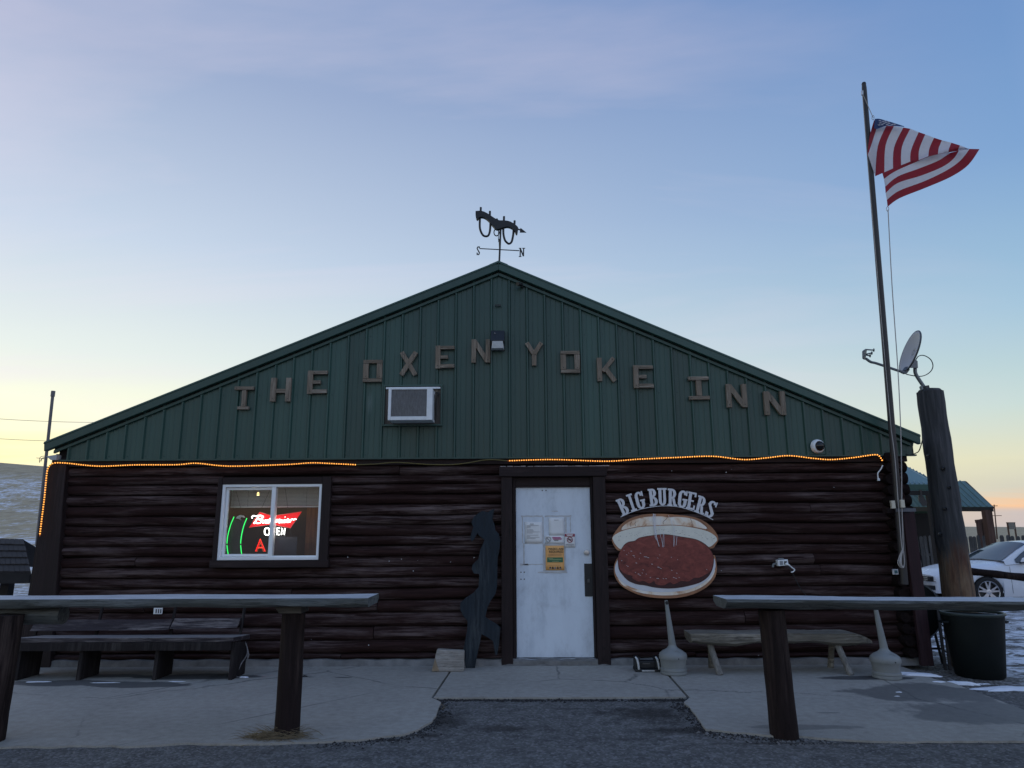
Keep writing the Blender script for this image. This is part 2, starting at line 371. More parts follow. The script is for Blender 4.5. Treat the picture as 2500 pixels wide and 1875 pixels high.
STREAK = tuple(F(903, 985, -.02)[k] for k in (0, 2))
m_conc = concrete('concrete'); m_asph = asphalt('asphalt'); m_terr = terrain('terrain')
m_found = plain('foundation_concrete', (.17, .17, .165, 1), .9, .45, 7, .5)

def hnoise(x, y): return math.sin(x*.13+1.3)*math.cos(y*.11-.4)*.5+math.sin(x*.37+y*.29)*.25
def ground_z(x, y):
    r = math.hypot(x, y); z = -.085
    z -= .17*min(max((y-1.5)/6, 0), 1)
    if r > 14: z += hnoise(x, y)*min((r-14)/60, 1)*.35
    # snowy hill to the left behind the building
    hx, hy = x+150, y-190; e = math.exp(-((hx*.9)**2/(95**2)+(hy)**2/(90**2))); z += 20.5*e*(1+.06*hnoise(x*.6, y*.6))
    hx, hy = x+60, y-330; z += 11*math.exp(-(hx**2/130**2+hy**2/110**2))
    # long low plain rise far off on the right
    if y > 120: z += 9*(1-math.exp(-((y-120)/420)**2))*(1+.25*math.sin(x*.006+.5))
    return z
def axis_steps():
    out = [0]; s = .5
    while out[-1] < 2600: out.append(out[-1]+s); s = min(s*1.09 if out[-1] > 10 else s, 90)
    return out
ax = axis_steps(); xs = [-a for a in ax[:0:-1]]+ax; ys = [-a for a in ax[:0:-1] if a < 60]+ax
g = MB(); g.grid([[(x, y, ground_z(x, y)) for x in xs] for y in ys])
tag(g.build('ground', m_terr, smooth=True), kind='structure')

# asphalt apron in front, as its own sheet
a = MB()
gx = [i*1.0 for i in range(-26, 27)]; gy = [-24+i*.75 for i in range(0, 31)]
a.grid([[(x, y, ASPH+.004*hnoise(x*9, y*9)) for x in gx] for y in gy])
tag(a.build('parking_lot', m_asph, smooth=True), kind='structure')

# concrete pavement: three slabs with ragged front rims
pave = thing('pavement', (0, 0, 0), None, None); tag(pave, kind='structure')
def ragged(pts, amp, seg):
    out = []
    for (x0, y0), (x1, y1) in zip(pts, pts[1:]):
        n = max(1, int(math.hypot(x1-x0, y1-y0)/seg))
        for i in range(n):
            t = i/n; k = amp if 0 < i else amp*.3
            out.append((x0+(x1-x0)*t+random.uniform(-k, k)*.6, y0+(y1-y0)*t+random.uniform(-k, k)))
    out.append(pts[-1]); return out
YB = .05
lj0, lj1 = gp(1095, 1645), gp(1056, 1703)
rj0, rj1 = gp(1629, 1645), gp(1681, 1703)
def joint(a, b, y): t = (y-a[1])/(b[1]-a[1]); return (a[0]+(b[0]-a[0])*t, y)
lf = [gp(*q) for q in ((1057, 1705), (1077, 1715), (1066, 1739), (1054, 1761), (1022, 1780), (985, 1793), (900, 1803), (800, 1810), (680, 1814), (430, 1815), (340, 1821), (200, 1820), (0, 1824))]+[(-6.6, -3.2)]
rf = [gp(*q) for q in ((1684, 1703), (1670, 1714), (1688, 1732), (1709, 1761), (1724, 1780), (1790, 1787), (1888, 1797), (1953, 1796), (2043, 1804), (2127, 1809), (2300, 1810), (2500, 1809))]+[(5.4, -3.12), (5.6, -1.95)]
slabs = [[joint(lj0, lj1, YB), (-6.15, YB), (-6.6, -1)][::-1]+[(p[0]-.012, p[1]) for p in [joint(lj0, lj1, YB), lj1]][1:]+ragged(lf, .022, .09),
         [joint(lj0, lj1, YB), (lj1[0]+.012, lj1[1]), (rj1[0]-.012, rj1[1]), joint(rj0, rj1, YB)],
         [(joint(rj0, rj1, YB)[0]+.014, YB), (rj1[0]+.014, rj1[1])]+ragged(rf, .02, .09)+[gp(2500, 1733), gp(2387, 1690), gp(2326, 1667), gp(2279, 1657), (4.32, -.55), (4.32, YB)]]
slabs[0] = [joint(lj0, lj1, YB), lj1]+ragged(lf, .022, .09)+[(-6.6, -1), (-6.15, YB)]
slabs[0] = [(x-.012 if i < 2 else x, y) for i, (x, y) in enumerate(slabs[0])]
for i, pl in enumerate(slabs):
    if i == 1:
        (x0, y0), (x1, y1), (x2, y2), (x3, y3) = pl
        pl = [(x0+.012, y0)]+[(x1+(x2-x1)*k/30, y1+random.uniform(-.008, .008)) for k in range(31)]+[(x3-.012, y3)]
    s = MB(); s.prism([(x, y, 0) for x, y in pl], (0, 0, -.12))
    s.build('slab', m_conc, pave)

# dark grit and loose stones along the rims of the slabs
def pebbles(mb, pts, n, spread, rmin, rmax, z, bias=0):
    for i in range(n):
        k = random.randrange(len(pts)-1); t = random.random(); (x0, y0), (x1, y1) = pts[k], pts[k+1]
        x = x0+(x1-x0)*t+random.gauss(0, spread); y = y0+(y1-y0)*t+random.gauss(bias, spread); r = random.uniform(rmin, rmax)*random.choice((1, 1, 1, 1.6))
        q = []
        a0 = random.random()*6.28
        for j in range(5): q.append(mb.addv((x+math.cos(a0+j*1.257)*r*random.uniform(.7, 1.2), y+math.sin(a0+j*1.257)*r*random.uniform(.7, 1.2), z)))
        top = [mb.addv((x+random.uniform(-.2, .2)*r, y+random.uniform(-.2, .2)*r, z+r*random.uniform(.5, .9)))]
        for j in range(5): mb.face((q[j], q[(j+1) % 5], top[0]))
m_peb = plain('pebble', (.16, .155, .15, 1), .85, .7, 40, .2); m_pebd = plain('dark_grit', (.022, .02, .019, 1), .95, .5, 30, .4)
pb = MB(); pebbles(pb, rf[4:], 420, .06, .004, .012, ASPH, -.07); pebbles(pb, lf[3:], 220, .06, .004, .011, ASPH, -.07)
pebbles(pb, [(-3, -3.6), (3, -3.6)], 500, .35, .003, .008, ASPH)
tag(pb.build('loose_stones', m_peb), 'pale loose stones scattered on the asphalt along the slabs', 'stones', kind='stuff')
pb = MB(); pebbles(pb, rf[:8], 900, .07, .004, .012, ASPH, -.03); pebbles(pb, lf[:8], 700, .06, .004, .012, ASPH, -.03)
pebbles(pb, [(lj1[0], lj1[1]-.05), (rj1[0], rj1[1]-.05)], 800, .025, .004, .011, ASPH)
tag(pb.build('dark_grit', m_pebd), 'dark damp grit in the gap between asphalt and concrete slabs', 'grit', kind='stuff')
# gravel bed beside the bin
pb = MB(); c0 = G(2420, 1672); pebbles(pb, [(c0.x-1.1, c0.y+.25), (c0.x+1.2, c0.y+.1)], 2600, .2, .008, .022, -.085); pebbles(pb, [gp(2340, 1672), gp(2500, 1735)], 700, .09, .008, .02, -.085, .12)
tag(pb.build('gravel_bed', plain('gravel', (.20, .19, .17, 1), .9, .6, 25, .3)), 'rounded grey gravel beside the slab round the green bin', 'gravel', kind='stuff')

# snow left lying
m_snow = plain('snow', (.80, .83, .88, 1), .75, .05, 20, .35)
sn = MB()
def snow_patch(px, py, rx, ry, z, h, rot=0.0):
    c = G(px, py, z); n = 22; rad = [1+.28*math.sin(2*a_+hsh(px, 1)*6)+.2*math.sin(5*a_+hsh(px, 2)*6)+random.uniform(-.12, .12) for a_ in [6.283*k/n for k in range(n)]]
    rings = []
    for f_, hh in ((1, -.01), (.93, .35), (.7, .8), (.35, 1)):
        ring = []
        for k in range(n):
            x, y = rx*rad[k]*f_*math.cos(6.283*k/n), ry*rad[k]*f_*math.sin(6.283*k/n)
            ring.append(sn.addv((c.x+x*math.cos(rot)-y*math.sin(rot), c.y+x*math.sin(rot)+y*math.cos(rot), z+h*hh*random.uniform(.8, 1.1))))
        rings.append(ring)
    for A, B in zip(rings, rings[1:]):
        for k in range(n): sn.face((A[k], A[(k+1) % n], B[(k+1) % n], B[k]))
    sn.face(rings[-1])
for q in ((2232, 1648, .22, .06, 0, .025, -.25), (2292, 1665, .06, .02, 0, .008), (2345, 1671, .16, .035, -.05, .03, -.45), (2470, 1690, .42, .15, -.085, .05, .1), (2400, 1676, .1, .04, -.08, .03), (2540, 1712, .4, .12, -.085, .05),
          (92, 1665, .12, .016, 0, .006), (255, 1667, .16, .007, 0, .004), (432, 1664, .1, .009, 0, .004), (595, 1654, .045, .02, 0, .012), (2195, 1690, .035, .01, 0, .005), (2190, 1700, .02, .006, 0, .004),
          (694, 1813, .06, .02, ASPH, .016), (676, 1816, .035, .014, ASPH, .012), (708, 1811, .03, .01, ASPH, .01)): snow_patch(*q)
tag(sn.build('snow', m_snow, smooth=True), 'thin white patches of leftover snow and ice on slabs and gravel', 'snow', kind='stuff')

# ------------------------------------------------------------------ the inn
m_log = wood('log_stain', (.035, .0185, .0172, 1), (.215, .168, .163, 1), 'x', .68, .88, 1.0, spec=.08)
m_logend = plain('log_end', (.014, .0095, .009, 1), .95, .6, 30, .6, spec=.1)
m_trimx = wood('trim_stain_h', (.020, .011, .011, 1), (.07, .055, .055, 1), 'x', .35, .7, .4); m_trimz = wood('trim_stain_v', (.020, .0115, .0115, 1), (.06, .045, .045, 1), 'z', .35, .7, .4)
m_green = siding('green_metal', (.023, .070, .058, 1), .36); m_greent = siding('green_trim', (.024, .070, .058, 1), .38); m_roofg = plain('green_roof', (.05, .125, .115, 1), .45, .15, 3, .05, 0, (1, .3, 1))
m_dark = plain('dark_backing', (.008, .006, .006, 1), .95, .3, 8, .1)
inn = thing('log_tavern', (0, 0, 0), 'dark log tavern with green metal gable and white door', 'building')
XL, XR = F(118, 1127).x, F(2192, 1107).x             # log wall ends
ZS = (F(140, 1126.6).z+F(2230, 1106).z)/2              # bottom of the metal gable
Ridge = F(1217, 638, -.12); EL = F(107, 1080, -.12); ER = F(2247, 1062, -.12)
def roof_z(x): return Ridge.z+(EL.z-Ridge.z)*(x-Ridge.x)/(EL.x-Ridge.x) if x < Ridge.x else Ridge.z+(ER.z-Ridge.z)*(x-Ridge.x)/(ER.x-Ridge.x)
BACK = 13.0
# shell behind the logs: dark wall with an opening for the window
WX0, WX1, WZ0, WZ1 = F(539, 1275).x, F(783.5, 1275).x, F(660, 1367).z, F(660, 1182.5).z
w = MB(); w.box(XL, WX0, .1, .22, 0, ZS+.05); w.box(WX1, XR, .1, .22, 0, ZS+.05); w.box(WX0, WX1, .1, .22, 0, WZ0); w.box(WX0, WX1, .1, .22, WZ1, ZS+.05); w.build('inner_wall', m_dark, inn)
w = MB(); w.box(XL-.06, XL+.1, .22, BACK, -.2, ZS+.1); w.build('side_wall', m_trimx, inn); w = MB(); w.box(XR-.06, XR+.10, .22, BACK, -.2, ZS+.1); w.build('side_wall', m_trimx, inn)
w = MB(); w.box(XL, XR, BACK-.15, BACK, -.2, ZS+.1); w.build('back_wall', m_trimx, inn)
# foundation curb
f = MB(); n = 90
f.grid([[(XL-.1+(XR-XL+.2)*k/n, .06, .072+.008*math.sin(k*1.7)+random.uniform(-.004, .004)) for k in range(n+1)], [(XL-.1+(XR-XL+.2)*k/n, -.03+random.uniform(-.006, .006), .066+.008*math.sin(k*1.7)) for k in range(n+1)],
        [(XL-.1+(XR-XL+.2)*k/n, -.055+random.uniform(-.008, .008), -.01) for k in range(n+1)]][::-1])
f.build('foundation', m_found, inn, smooth=True)
# logs, row by row
rows_px = [1133, 1158, 1180, 1205, 1230, 1257, 1280, 1307, 1331, 1357, 1383, 1410, 1436, 1464, 1495, 1530, 1563, 1595, 1624]
rows_z = [F(1100, p).z for p in rows_px]; rows_z[-1] = .066
zh1_ = F(1350, 1139, -.05).z; DX0, DX1 = F(1226, 1400).x, F(1482, 1400).x           # door trim span
TX0, TX1, TZ0, TZ1 = F(528, 1275).x, F(806, 1275).x, F(660, 1381).z, F(660, 1165).z
joints = {0: [975], 12: [710], 13: [920, 350], 15: [911], 17: [831, 1700], 18: [1034, 300], 6: [1700], 9: [330, 1990], 10: [2005], 4: [1980], 14: [1820], 16: [560, 2050], 11: [1600]}
def log(x0, x1, zb, zt, seed, end=True, y0=.075, dep=.078):
    rnd = random.Random(repr(seed)); L = x1-x0; nx = max(3, int(L/.16)); na = 9
    ph = [rnd.uniform(0, 6.28) for _ in range(6)]; tilt = rnd.uniform(-.014, .014); b = MB(); rows = []
    for i in range(nx+1):
        x = x0+L*i/nx; s = x*1.1
        sw = .009*math.sin(s*1.3+ph[0])+.007*math.sin(s*3.7+ph[1])+.004*math.sin(s*9+ph[2])+rnd.uniform(-.0015, .0015)
        rr = 1+.05*math.sin(s*.9+ph[3])+.035*math.sin(s*4.3+ph[4]); zc = (zb+zt)/2+tilt*(i/nx-.5)+sw*.5; h = (zt-zb)/2*1.015
        row = []
        for k in range(na):
            an = R(-97+194*k/(na-1)); fl = 1-.10*abs(math.sin(an*2+ph[5]))
            row.append((x, y0-dep*rr*fl*max(math.cos(an), -.1)+rnd.uniform(-.0012, .0012), zc+h*math.sin(an)))
        rows.append(row)
    b.grid(rows)
    n0 = len(b.v); b.face(list(range(na))[::-1]); b.face(list(range(nx*na, nx*na+na)))
    for fc in range(len(b.f)): pass
    return b.build('log', m_log, inn, smooth=True)
for r in range(len(rows_z)-1):
    zt, zb = rows_z[r], rows_z[r+1]; zm = (zt+zb)/2
    spans = [(XL+.12, DX0+.02), (DX1-.02, XR+.02)]
    if zm < TZ1 and zm > TZ0: spans = [(XL+.12, TX0+.02), (TX1-.02, DX0+.02), (DX1-.02, XR+.02)]
    dh = F(1226, 1139).z
    if zm > dh: spans = [(XL+.12, XR+.02)]
    js = sorted(F(px, (rows_px[r]+rows_px[r+1])/2).x for px in joints.get(r, []))
    for a0, a1 in spans:
        cuts = [a0]+[j for j in js if a0+.15 < j < a1-.15]+[a1]
        for i in range(len(cuts)-1):
            dz = (hsh(r, i, 'd')-.5)*.012
            log(cuts[i]+(.004 if i else 0), cuts[i+1]-(.004 if i < len(cuts)-2 else 0), zb+dz*.3, zt+dz*.3, (r, i, round(a0, 2)), y0=.075+(hsh(r, i, a0)-.5)*.018)
b = MB(); rnd_ = random.Random(3)
for k in range(16): xx = F(1222+k*16.5, 1139).x; b.box(xx, xx+.06+.03*rnd_.random(), -.071, .0, zh1_-.001, zh1_+.004+.006*rnd_.random())
tag(b.build('peeling_paint', plain('pale_peel', (.34, .31, .31, 1), .8, .4, 30), inn), kind='stuff')
# plate board under the metal gable
b = MB(); b.box(XL+.05, XR+.1, -.012, .1, rows_z[0]-.004, ZS+.03); b.build('plate_board', m_trimx, inn, bevel=.004)
# left corner: broad flared boards
b = MB(); t0, t1 = F(122, 1136, -.06), F(160, 1140, -.06); b0, b1 = F(66, 1495, -.06), F(132, 1495, -.06)
k = (t0.z+.02-0)/(t0.z-b0.z)
q0 = Vector((t0.x+(b0.x-t0.x)*k, 0, 0)); q1 = Vector((t1.x+(b1.x-t1.x)*k, 0, 0))
b.hexa([(q0.x, -.06, .0), (q1.x, -.06, 0), (q1.x, .12, 0), (q0.x, .12, 0), (t0.x, -.06, t0.z+.02), (t1.x, -.06, t0.z+.02), (t1.x, .12, t0.z+.02), (t0.x, .12, t0.z+.02)]); b.build('corner_board', m_trimz, inn, bevel=.008)
b = MB(); b.hexa([(q0.x-.045, -.03, .0), (q0.x-.003, -.03, 0), (q0.x-.003, .3, 0), (q0.x-.045, .3, 0), (t0.x-.04, -.03, t0.z), (t0.x-.003, -.03, t0.z), (t0.x-.003, .3, t0.z), (t0.x-.04, .3, t0.z)]); b.build('corner_board', m_trimz, inn, bevel=.006)
# right corner: stacked log ends crossing at the corner and the reddish corner plank
zc = .07; i = 0
XE = F(2196, 1300, -.08).x
while zc < ZS-.1:
    h = .125+.02*hsh(i, 'e'); r = h/2; xo = (hsh(i, 'x')-.5)*.035; yo = -.07-.05*hsh(i, 'y')
    b = MB(); b.tube([(XE+xo-.03, yo+k2*.09, zc+r) for k2 in range(4)], [r*.86, r*.98, r, r], 12, wob=.05); b.build('log_end', m_logend, inn, smooth=True)
    L = F(2214+6*hsh(i, 'w') if zc > 1.95 else 2220+7*hsh(i, 'w'), 1200, .08).x
    b = MB(); b.tube([(XE-.02+(L-XE)*k2/3, .085, zc+r+.02) for k2 in range(4)], [r*1.0, r*1.05, r*1.06, r*.98], 12, wob=.04); b.build('log_end', m_logend, inn, smooth=True)
    zc += h*.97; i += 1
t0 = F(2213, 1248, -.14); b0 = F(2252, 1610, -.14)
m_red = wood('red_plank', (.032, .014, .018, 1), (.06, .035, .04, 1), 'z', .5, .7, .4)
b = MB(); b.hexa([(t0.x-.04, -.15, .0), (t0.x+.10, -.15, 0), (t0.x+.10, -.09, 0), (t0.x-.04, -.09, 0), (t0.x-.05, -.15, t0.z), (t0.x+.09, -.15, t0.z), (t0.x+.09, -.09, t0.z), (t0.x-.05, -.09, t0.z)]); b.build('corner_plank', m_red, inn, bevel=.006)

# metal gable: nine inch ribbed strips
PIT = .2286
x = Ridge.x-PIT*.5-PIT*30
prof = [(0, 0), (.012, -.026), (.030, -.026), (.042, 0), (.088, 0), (.092, -.003), (.098, -.003), (.102, 0), (.150, 0), (.154, -.003), (.160, -.003), (.164, 0), (PIT, 0)]
while x < ER.x:
    pts = [(x+u, y) for u, y in prof if EL.x+.19 <= x+u <= ER.x-.035]
    if len(pts) > 2 and pts[-1][0]-pts[0][0] > .03:
        s = MB(); dy = (hsh(round(x, 2))-.5)*.003
        lo = ZS-.005
        s.grid([[(u, -.03+v+dy, roof_z(u)-.10) for u, v in pts], [(u, -.03+v+dy, lo) for u, v in pts]])
        s.build('siding_panel', m_green, inn)
    x += PIT
b = MB(); b.box(EL.x+.16, ER.x-.04, -.06, -.008, ZS-.022, ZS-.004); b.build('base_trim', m_greent, inn)
b = MB(); x = Ridge.x-PIT*.5-PIT*30
while x < ER.x-.2:
    if x > EL.x+.3:
        zz = ZS+.035
        while zz < roof_z(x)-.2: b.lathe([(.0075, 0), (.007, .004), (.001, .006)], (x+.068, -.0305, zz+.004*hsh(x, zz)), 6, (0, -1, 0), False); zz += .76
    x += PIT
tag(b.build('screws', m_greent, inn), kind='stuff')
b = MB(); b.poly([(EL.x+.12, .02, ZS), (ER.x-.03, .02, ZS), (ER.x-.03, .02, roof_z(ER.x-.03)-.06), (Ridge.x, .02, Ridge.z-.06), (EL.x+.12, .02, roof_z(EL.x+.12)-.06)]); b.build('gable_backing', m_dark, inn)
for sgn, E_, x_in in ((-1, EL, EL.x), (1, ER, ER.x)):
    d = Vector((E_.x-Ridge.x, 0, E_.z-Ridge.z)); nrm = Vector((-d.z, 0, d.x)).normalized(); nrm = nrm if nrm.z > 0 else -nrm
    A = Vector((Ridge.x, 0, Ridge.z)); B = Vector((E_.x, 0, E_.z)); mid = Vector((sgn*1.0, 0, 0))
    def band(name, y0, y1, up, dn, mat, xa=0.0, xb=0.0, bev=.006):
        # sloping band between two offsets measured vertically below the roof line, mitred at the ridge
        P = [(Ridge.x, Ridge.z-up), (E_.x+xa, roof_z(E_.x)+(roof_z(E_.x+xa)-roof_z(E_.x))-up), (E_.x+xb, roof_z(E_.x+xb)-dn), (Ridge.x, Ridge.z-dn)]
        m_ = MB(); m_.prism([(p[0], y0, p[1]) for p in P], (0, y1-y0, 0)); return m_.build(name, mat, inn, bevel=bev)
    band('rake_trim', -.118, -.05, 0, .115, m_greent, 0, .012 if sgn < 0 else -.006)
    band('rake_lip', -.126, -.117, .004, .02, m_greent, 0, 0, .002)
    band('rake_molding', -.068, -.031, .132, .172, m_greent, .1*-sgn, .1*-sgn, .003)
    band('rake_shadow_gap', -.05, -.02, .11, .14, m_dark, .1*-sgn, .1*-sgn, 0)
    # roof sheet with standing ribs running up the slope
    m_ = MB(); m_.prism([(Ridge.x, -.12, Ridge.z+.006), (E_.x, -.12, E_.z+.006), (E_.x, -.12, E_.z-.02), (Ridge.x, -.12, Ridge.z-.02)], (0, BACK+.4, 0))
    rf_ = m_.build('roof', m_roofg, inn)
    m_ = MB()
    yk = .05
    while yk < BACK: m_.beam(A+Vector((0, yk, .018)), B+Vector((0, yk, .018)), .03, .024); yk += .2286
    m_.build('rib', m_roofg, rf_)
m_ = MB(); m_.prism([(Ridge.x-.12, -.118, Ridge.z-.04), (Ridge.x, -.118, Ridge.z+.012), (Ridge.x+.12, -.118, Ridge.z-.04)], (0, BACK+.3, 0)); m_.build('ridge_cap', m_greent, inn)
# boxed eave return on the right, white soffit sliver on the left
cR = F(2238, 1107, -.12)
m_ = MB(); m_.prism([(ER.x-.01, 0, ER.z-.03), (cR.x, 0, ZS-.003), (cR.x-.05, 0, ZS-.003), (ER.x-.1, 0, ER.z-.08)], (0, BACK, 0)); m_.build('eave_box', m_greent, inn)
m_ = MB(); m_.box(XR+.05, cR.x-.02, -.005, BACK, ZS+.0, ZS+.02); m_.build('soffit', m_greent, inn)
m_ = MB(); m_.prism([(EL.x+.04, -.10, EL.z-.17), (EL.x+.17, -.10, EL.z-.15), (EL.x+.17, -.10, ZS-.01), (EL.x+.10, -.10, ZS-.01)], (0, .09, 0)); m_.build('corner_cap', plain('pale_metal', (.42, .45, .46, 1), .4, .1), inn)
m_ = MB(); m_.box(EL.x+.05, XL+.05, .0, BACK, ZS-.0, ZS+.03); m_.build('soffit', m_greent, inn)

# window: vinyl slider
m_vinyl = plain('white_vinyl', (.84, .88, .90, 1), .4, .05, 6, .02); m_pane = glass('window_glass', (.86, .88, .88, 1))
bw = lambda n, x0, x1, z0, z1, y0=-.045, y1=.1, mt=None, p=inn, bv=.005: MB().box(x0, x1, y0, y1, z0, z1).build(n, mt, p, bevel=bv)
bw('window_trim', TX0, WX0-.002, TZ0, TZ1, mt=m_trimz); bw('window_trim', WX1+.002, TX1, TZ0, TZ1, mt=m_trimz)
bw('window_trim', WX0, WX1, WZ1+.002, TZ1-.004, -.043, mt=m_trimx); bw('window_trim', TX0-.02, TX1+.02, TZ0-.02, WZ0-.002, -.06, mt=m_trimx)
win = MB()
fw = .032
win.box(WX0, WX0+fw, -.03, .1, WZ0, WZ1); win.box(WX1-fw, WX1, -.03, .1, WZ0, WZ1); win.box(WX0+fw, WX1-fw, -.03, .1, WZ1-fw, WZ1); win.box(WX0+fw, WX1-fw, -.03, .1, WZ0, WZ0+.036)
win = win.build('window', m_vinyl, inn, bevel=.003)
mx = F(665, 1275).x
mb = MB(); mb.box(mx-.024, mx+.024, -.022, .06, WZ0+.036, WZ1-fw); mb.build('meeting_rail', m_vinyl, win, bevel=.003)
mb = MB(); a0, a1, z0, z1 = WX0+fw+.003, mx-.026, WZ0+.04, WZ1-fw-.004
for q in ((a0, a0+.03, z0, z1), (a0+.03, a1, z0, z0+.03), (a0+.03, a1, z1-.03, z1)): mb.box(q[0], q[1], .012, .055, q[2], q[3])
mb.build('sash', m_vinyl, win, bevel=.003)
mb = MB(); mb.box(a0+.03, a1+.02, .03, .034, z0+.03, z1-.03); mb.build('pane', m_pane, win)
mb = MB(); mb.box(mx+.024, WX1-fw, .005, .009, WZ0+.036, WZ1-fw); mb.build('pane', m_pane, win)
mb = MB(); mb.box(mx+.024, WX1-fw, -.005, .02, WZ0+.036, WZ0+.05); mb.build('glazing_bead', m_vinyl, win)
# the room behind it
m_room = plain('room_wall', (.025, .019, .017, 1), .85, .5, 2.5, .1); rx0, rx1 = WX0-.9, WX1+.9
mb = MB(); mb.poly([(rx0, 2.6, .2), (rx1, 2.6, .2), (rx1, 2.6, 2.6), (rx0, 2.6, 2.6)]); mb.poly([(rx0, .23, .2), (rx0, 2.6, .2), (rx0, 2.6, 2.6), (rx0, .23, 2.6)]); mb.poly([(rx1, 2.6, .2), (rx1, .23, .2), (rx1, .23, 2.6), (rx1, 2.6, 2.6)])
mb.poly([(rx0, .23, 2.6), (rx0, 2.6, 2.6), (rx1, 2.6, 2.6), (rx1, .23, 2.6)]); mb.poly([(rx0, .23, .2), (rx1, .23, .2), (rx1, 2.6, .2), (rx0, 2.6, .2)]); mb.build('barroom', m_room, inn)
p0 = F(760, 1290, .5); mb = MB(); mb.box(p0.x-.07, p0.x+.12, .5, .62, .2, 2.6); mb.build('interior_post', wood('amber_post', (.16, .075, .03, 1), (.22, .12, .05, 1), 'z', .5), inn)

# door in its recess
m_door = doorpaint('door_white'); DY = .045
dl, dr, dt, db = F(1260.5, 1400, DY).x, F(1445.5, 1400, DY).x, F(1350, 1190, DY).z, .075
door = MB().box(dl, dr, DY, DY+.045, db, dt).build('door', m_door, inn, bevel=.003)
fb = lambda n, x0, x1, z0, z1, y0, mt: MB().box(x0, x1, y0, .12, z0, z1).build(n, mt, inn, bevel=.006)
zh0, zh1 = F(1350, 1163, -.05).z, F(1350, 1139, -.05).z
lb0, lb1, rb0, rb1 = F(1224, 1400, -.05).x, F(1251.5, 1400, -.05).x, F(1454, 1400, -.05).x, F(1485, 1400, -.05).x
fb('door_frame', lb0, lb1, .0, zh0-.003, -.05, m_trimz); fb('door_frame', rb0, rb1, 0, zh0-.003, -.05, m_trimz); fb('door_frame', lb0-.025, rb1+.02, zh0, zh1, -.07, m_trimx)
fb('door_jamb', lb1+.002, dl-.006, .05, zh0-.003, .0, m_trimz); fb('door_jamb', dr+.006, rb0-.002, .05, zh0-.003, .0, m_trimz); fb('door_jamb', dl-.006, dr+.006, dt+.02, zh0-.004, .015, m_trimx)
mb = MB(); mb.box(dl-.006, dr+.006, .015, .1, dt+.004, dt+.02); mb.build('door_stop', m_trimx, inn)
m_alu = plain('dull_aluminium', (.5, .51, .52, 1), .4, .25, 20, .1, .9); m_blk = plain('black_steel', (.012, .014, .016, 1), .45, .4, 12, .1)
mb = MB(); n = 24
mb.grid([[(dl-.01+(dr-dl+.03)*k/n, .005, .071+.004*math.sin(k*.9)) for k in range(n+1)], [(dl-.01+(dr-dl+.03)*k/n, -.008, .064+.006*math.sin(k*.9)) for k in range(n+1)], [(dl-.01+(dr-dl+.03)*k/n, -.006, .05+.006*math.sin(k*.9)) for k in range(n+1)]][::-1]); mb.build('threshold', m_alu, inn, smooth=True)
mb = MB(); mb.box(lb1, rb0, -.05, .09, .0, .055); mb.build('door_sill', m_found, inn, bevel=.006)
c = F(1432, 1349, DY); mb = MB(); mb.lathe([(.034, 0), (.034, .014), (.03, .02), (.018, .022), (.017, .03), (0.001, .031)], c, 24, (0, -1, 0)); mb.build('deadbolt', plain('worn_nickel', (.55, .54, .52, 1), .35, .15, 10, .05, .8), door, smooth=True)
h0, h1 = F(1426, 1376, DY), F(1446, 1456, DY)
mb = MB(); mb.box(h0.x, dr+.012, DY-.009, DY-.001, h1.z, h0.z); lp = mb.build('latch_plate', m_blk, door, bevel=.002)
mb = MB(); cz = (h0.z+h1.z)/2; cx = (h0.x+dr)/2; mb.box(cx-.014, cx+.014, DY-.035, DY-.010, cz-.03, cz+.012); mb.build('thumb_pull', plain('latch_steel', (.09, .09, .09, 1), .4, .3, 20, .1, .6), door, bevel=.003)
for py in (1240, 1398, 1555):
    z = F(1260, py, DY).z; mb = MB()
    for k in range(5): mb.tube([(dl-.003, DY-.008, z-.05+k*.0205), (dl-.003, DY-.008, z-.05+k*.0205+.0185)], .0075, 8)
    mb.build('hinge', plain('hinge_steel', (.2, .2, .2, 1), .5, .3, 20, .1, .7), door)
for px, py in ((1324, 1197.5), (1333, 1197.5), (1272, 1397), (1280, 1397), (1272, 1414), (1280, 1414)):
    q = F(px, py, DY); mb = MB(); mb.lathe([(.0075, 0), (.007, .002), (.001, .0025)], q, 10, (0, -1, 0)); mb.build('screw_hole', m_blk, door)

# ------------------------------------------------------------------ things on the front wall
# wooden letters, each nailed up from boards
m_lwx = wood('weathered_board_h', (.20, .165, .125, 1), (.40, .36, .30, 1), 'x', .75, .8, .6, 2.2); m_lwz = wood('weathered_board_v', (.21, .172, .13, 1), (.40, .36, .30, 1), 'z', .75, .8, .6, 2.2)
GL = {  # boards in a unit box: (x0, z0, x1, z1, width) centre lines; z up
 'T': [(0, .91, 1, .91, .18), (.52, .12, .52, .82, .22), (.22, .08, .80, .08, .16)],
 'H': [(.13, 0, .13, 1, .26), (.87, 0, .87, 1, .26), (.26, .45, .74, .45, .2)],
 'E': [(.13, 0, .13, 1, .26), (.26, .91, 1, .91, .18), (.26, .5, .66, .5, .18), (.26, .10, 1, .10, .2)],
 'O': [(.14, .18, .14, .82, .28), (.86, .18, .86, .82, .28), (0, .91, 1, .91, .18), (0, .09, 1, .09, .18)],
 'X': [(.12, 1, .88, 0, .24), (.88, 1, .12, 0, .24)],
 'N': [(.12, 0, .12, 1, .24), (.88, 0, .88, 1, .24), (.16, .93, .84, .07, .25)],
 'Y': [(.11, 1, .5, .5, .22), (.89, 1, .5, .5, .22), (.5, 0, .5, .52, .24)],
 'K': [(.13, 0, .13, 1, .26), (.9, 1, .3, .42, .22), (.45, .55, .93, 0, .24)],
 'I': [(0, .91, 1, .91, .18), (0, .09, 1, .09, .18), (.5, .18, .5, .82, .27)]}
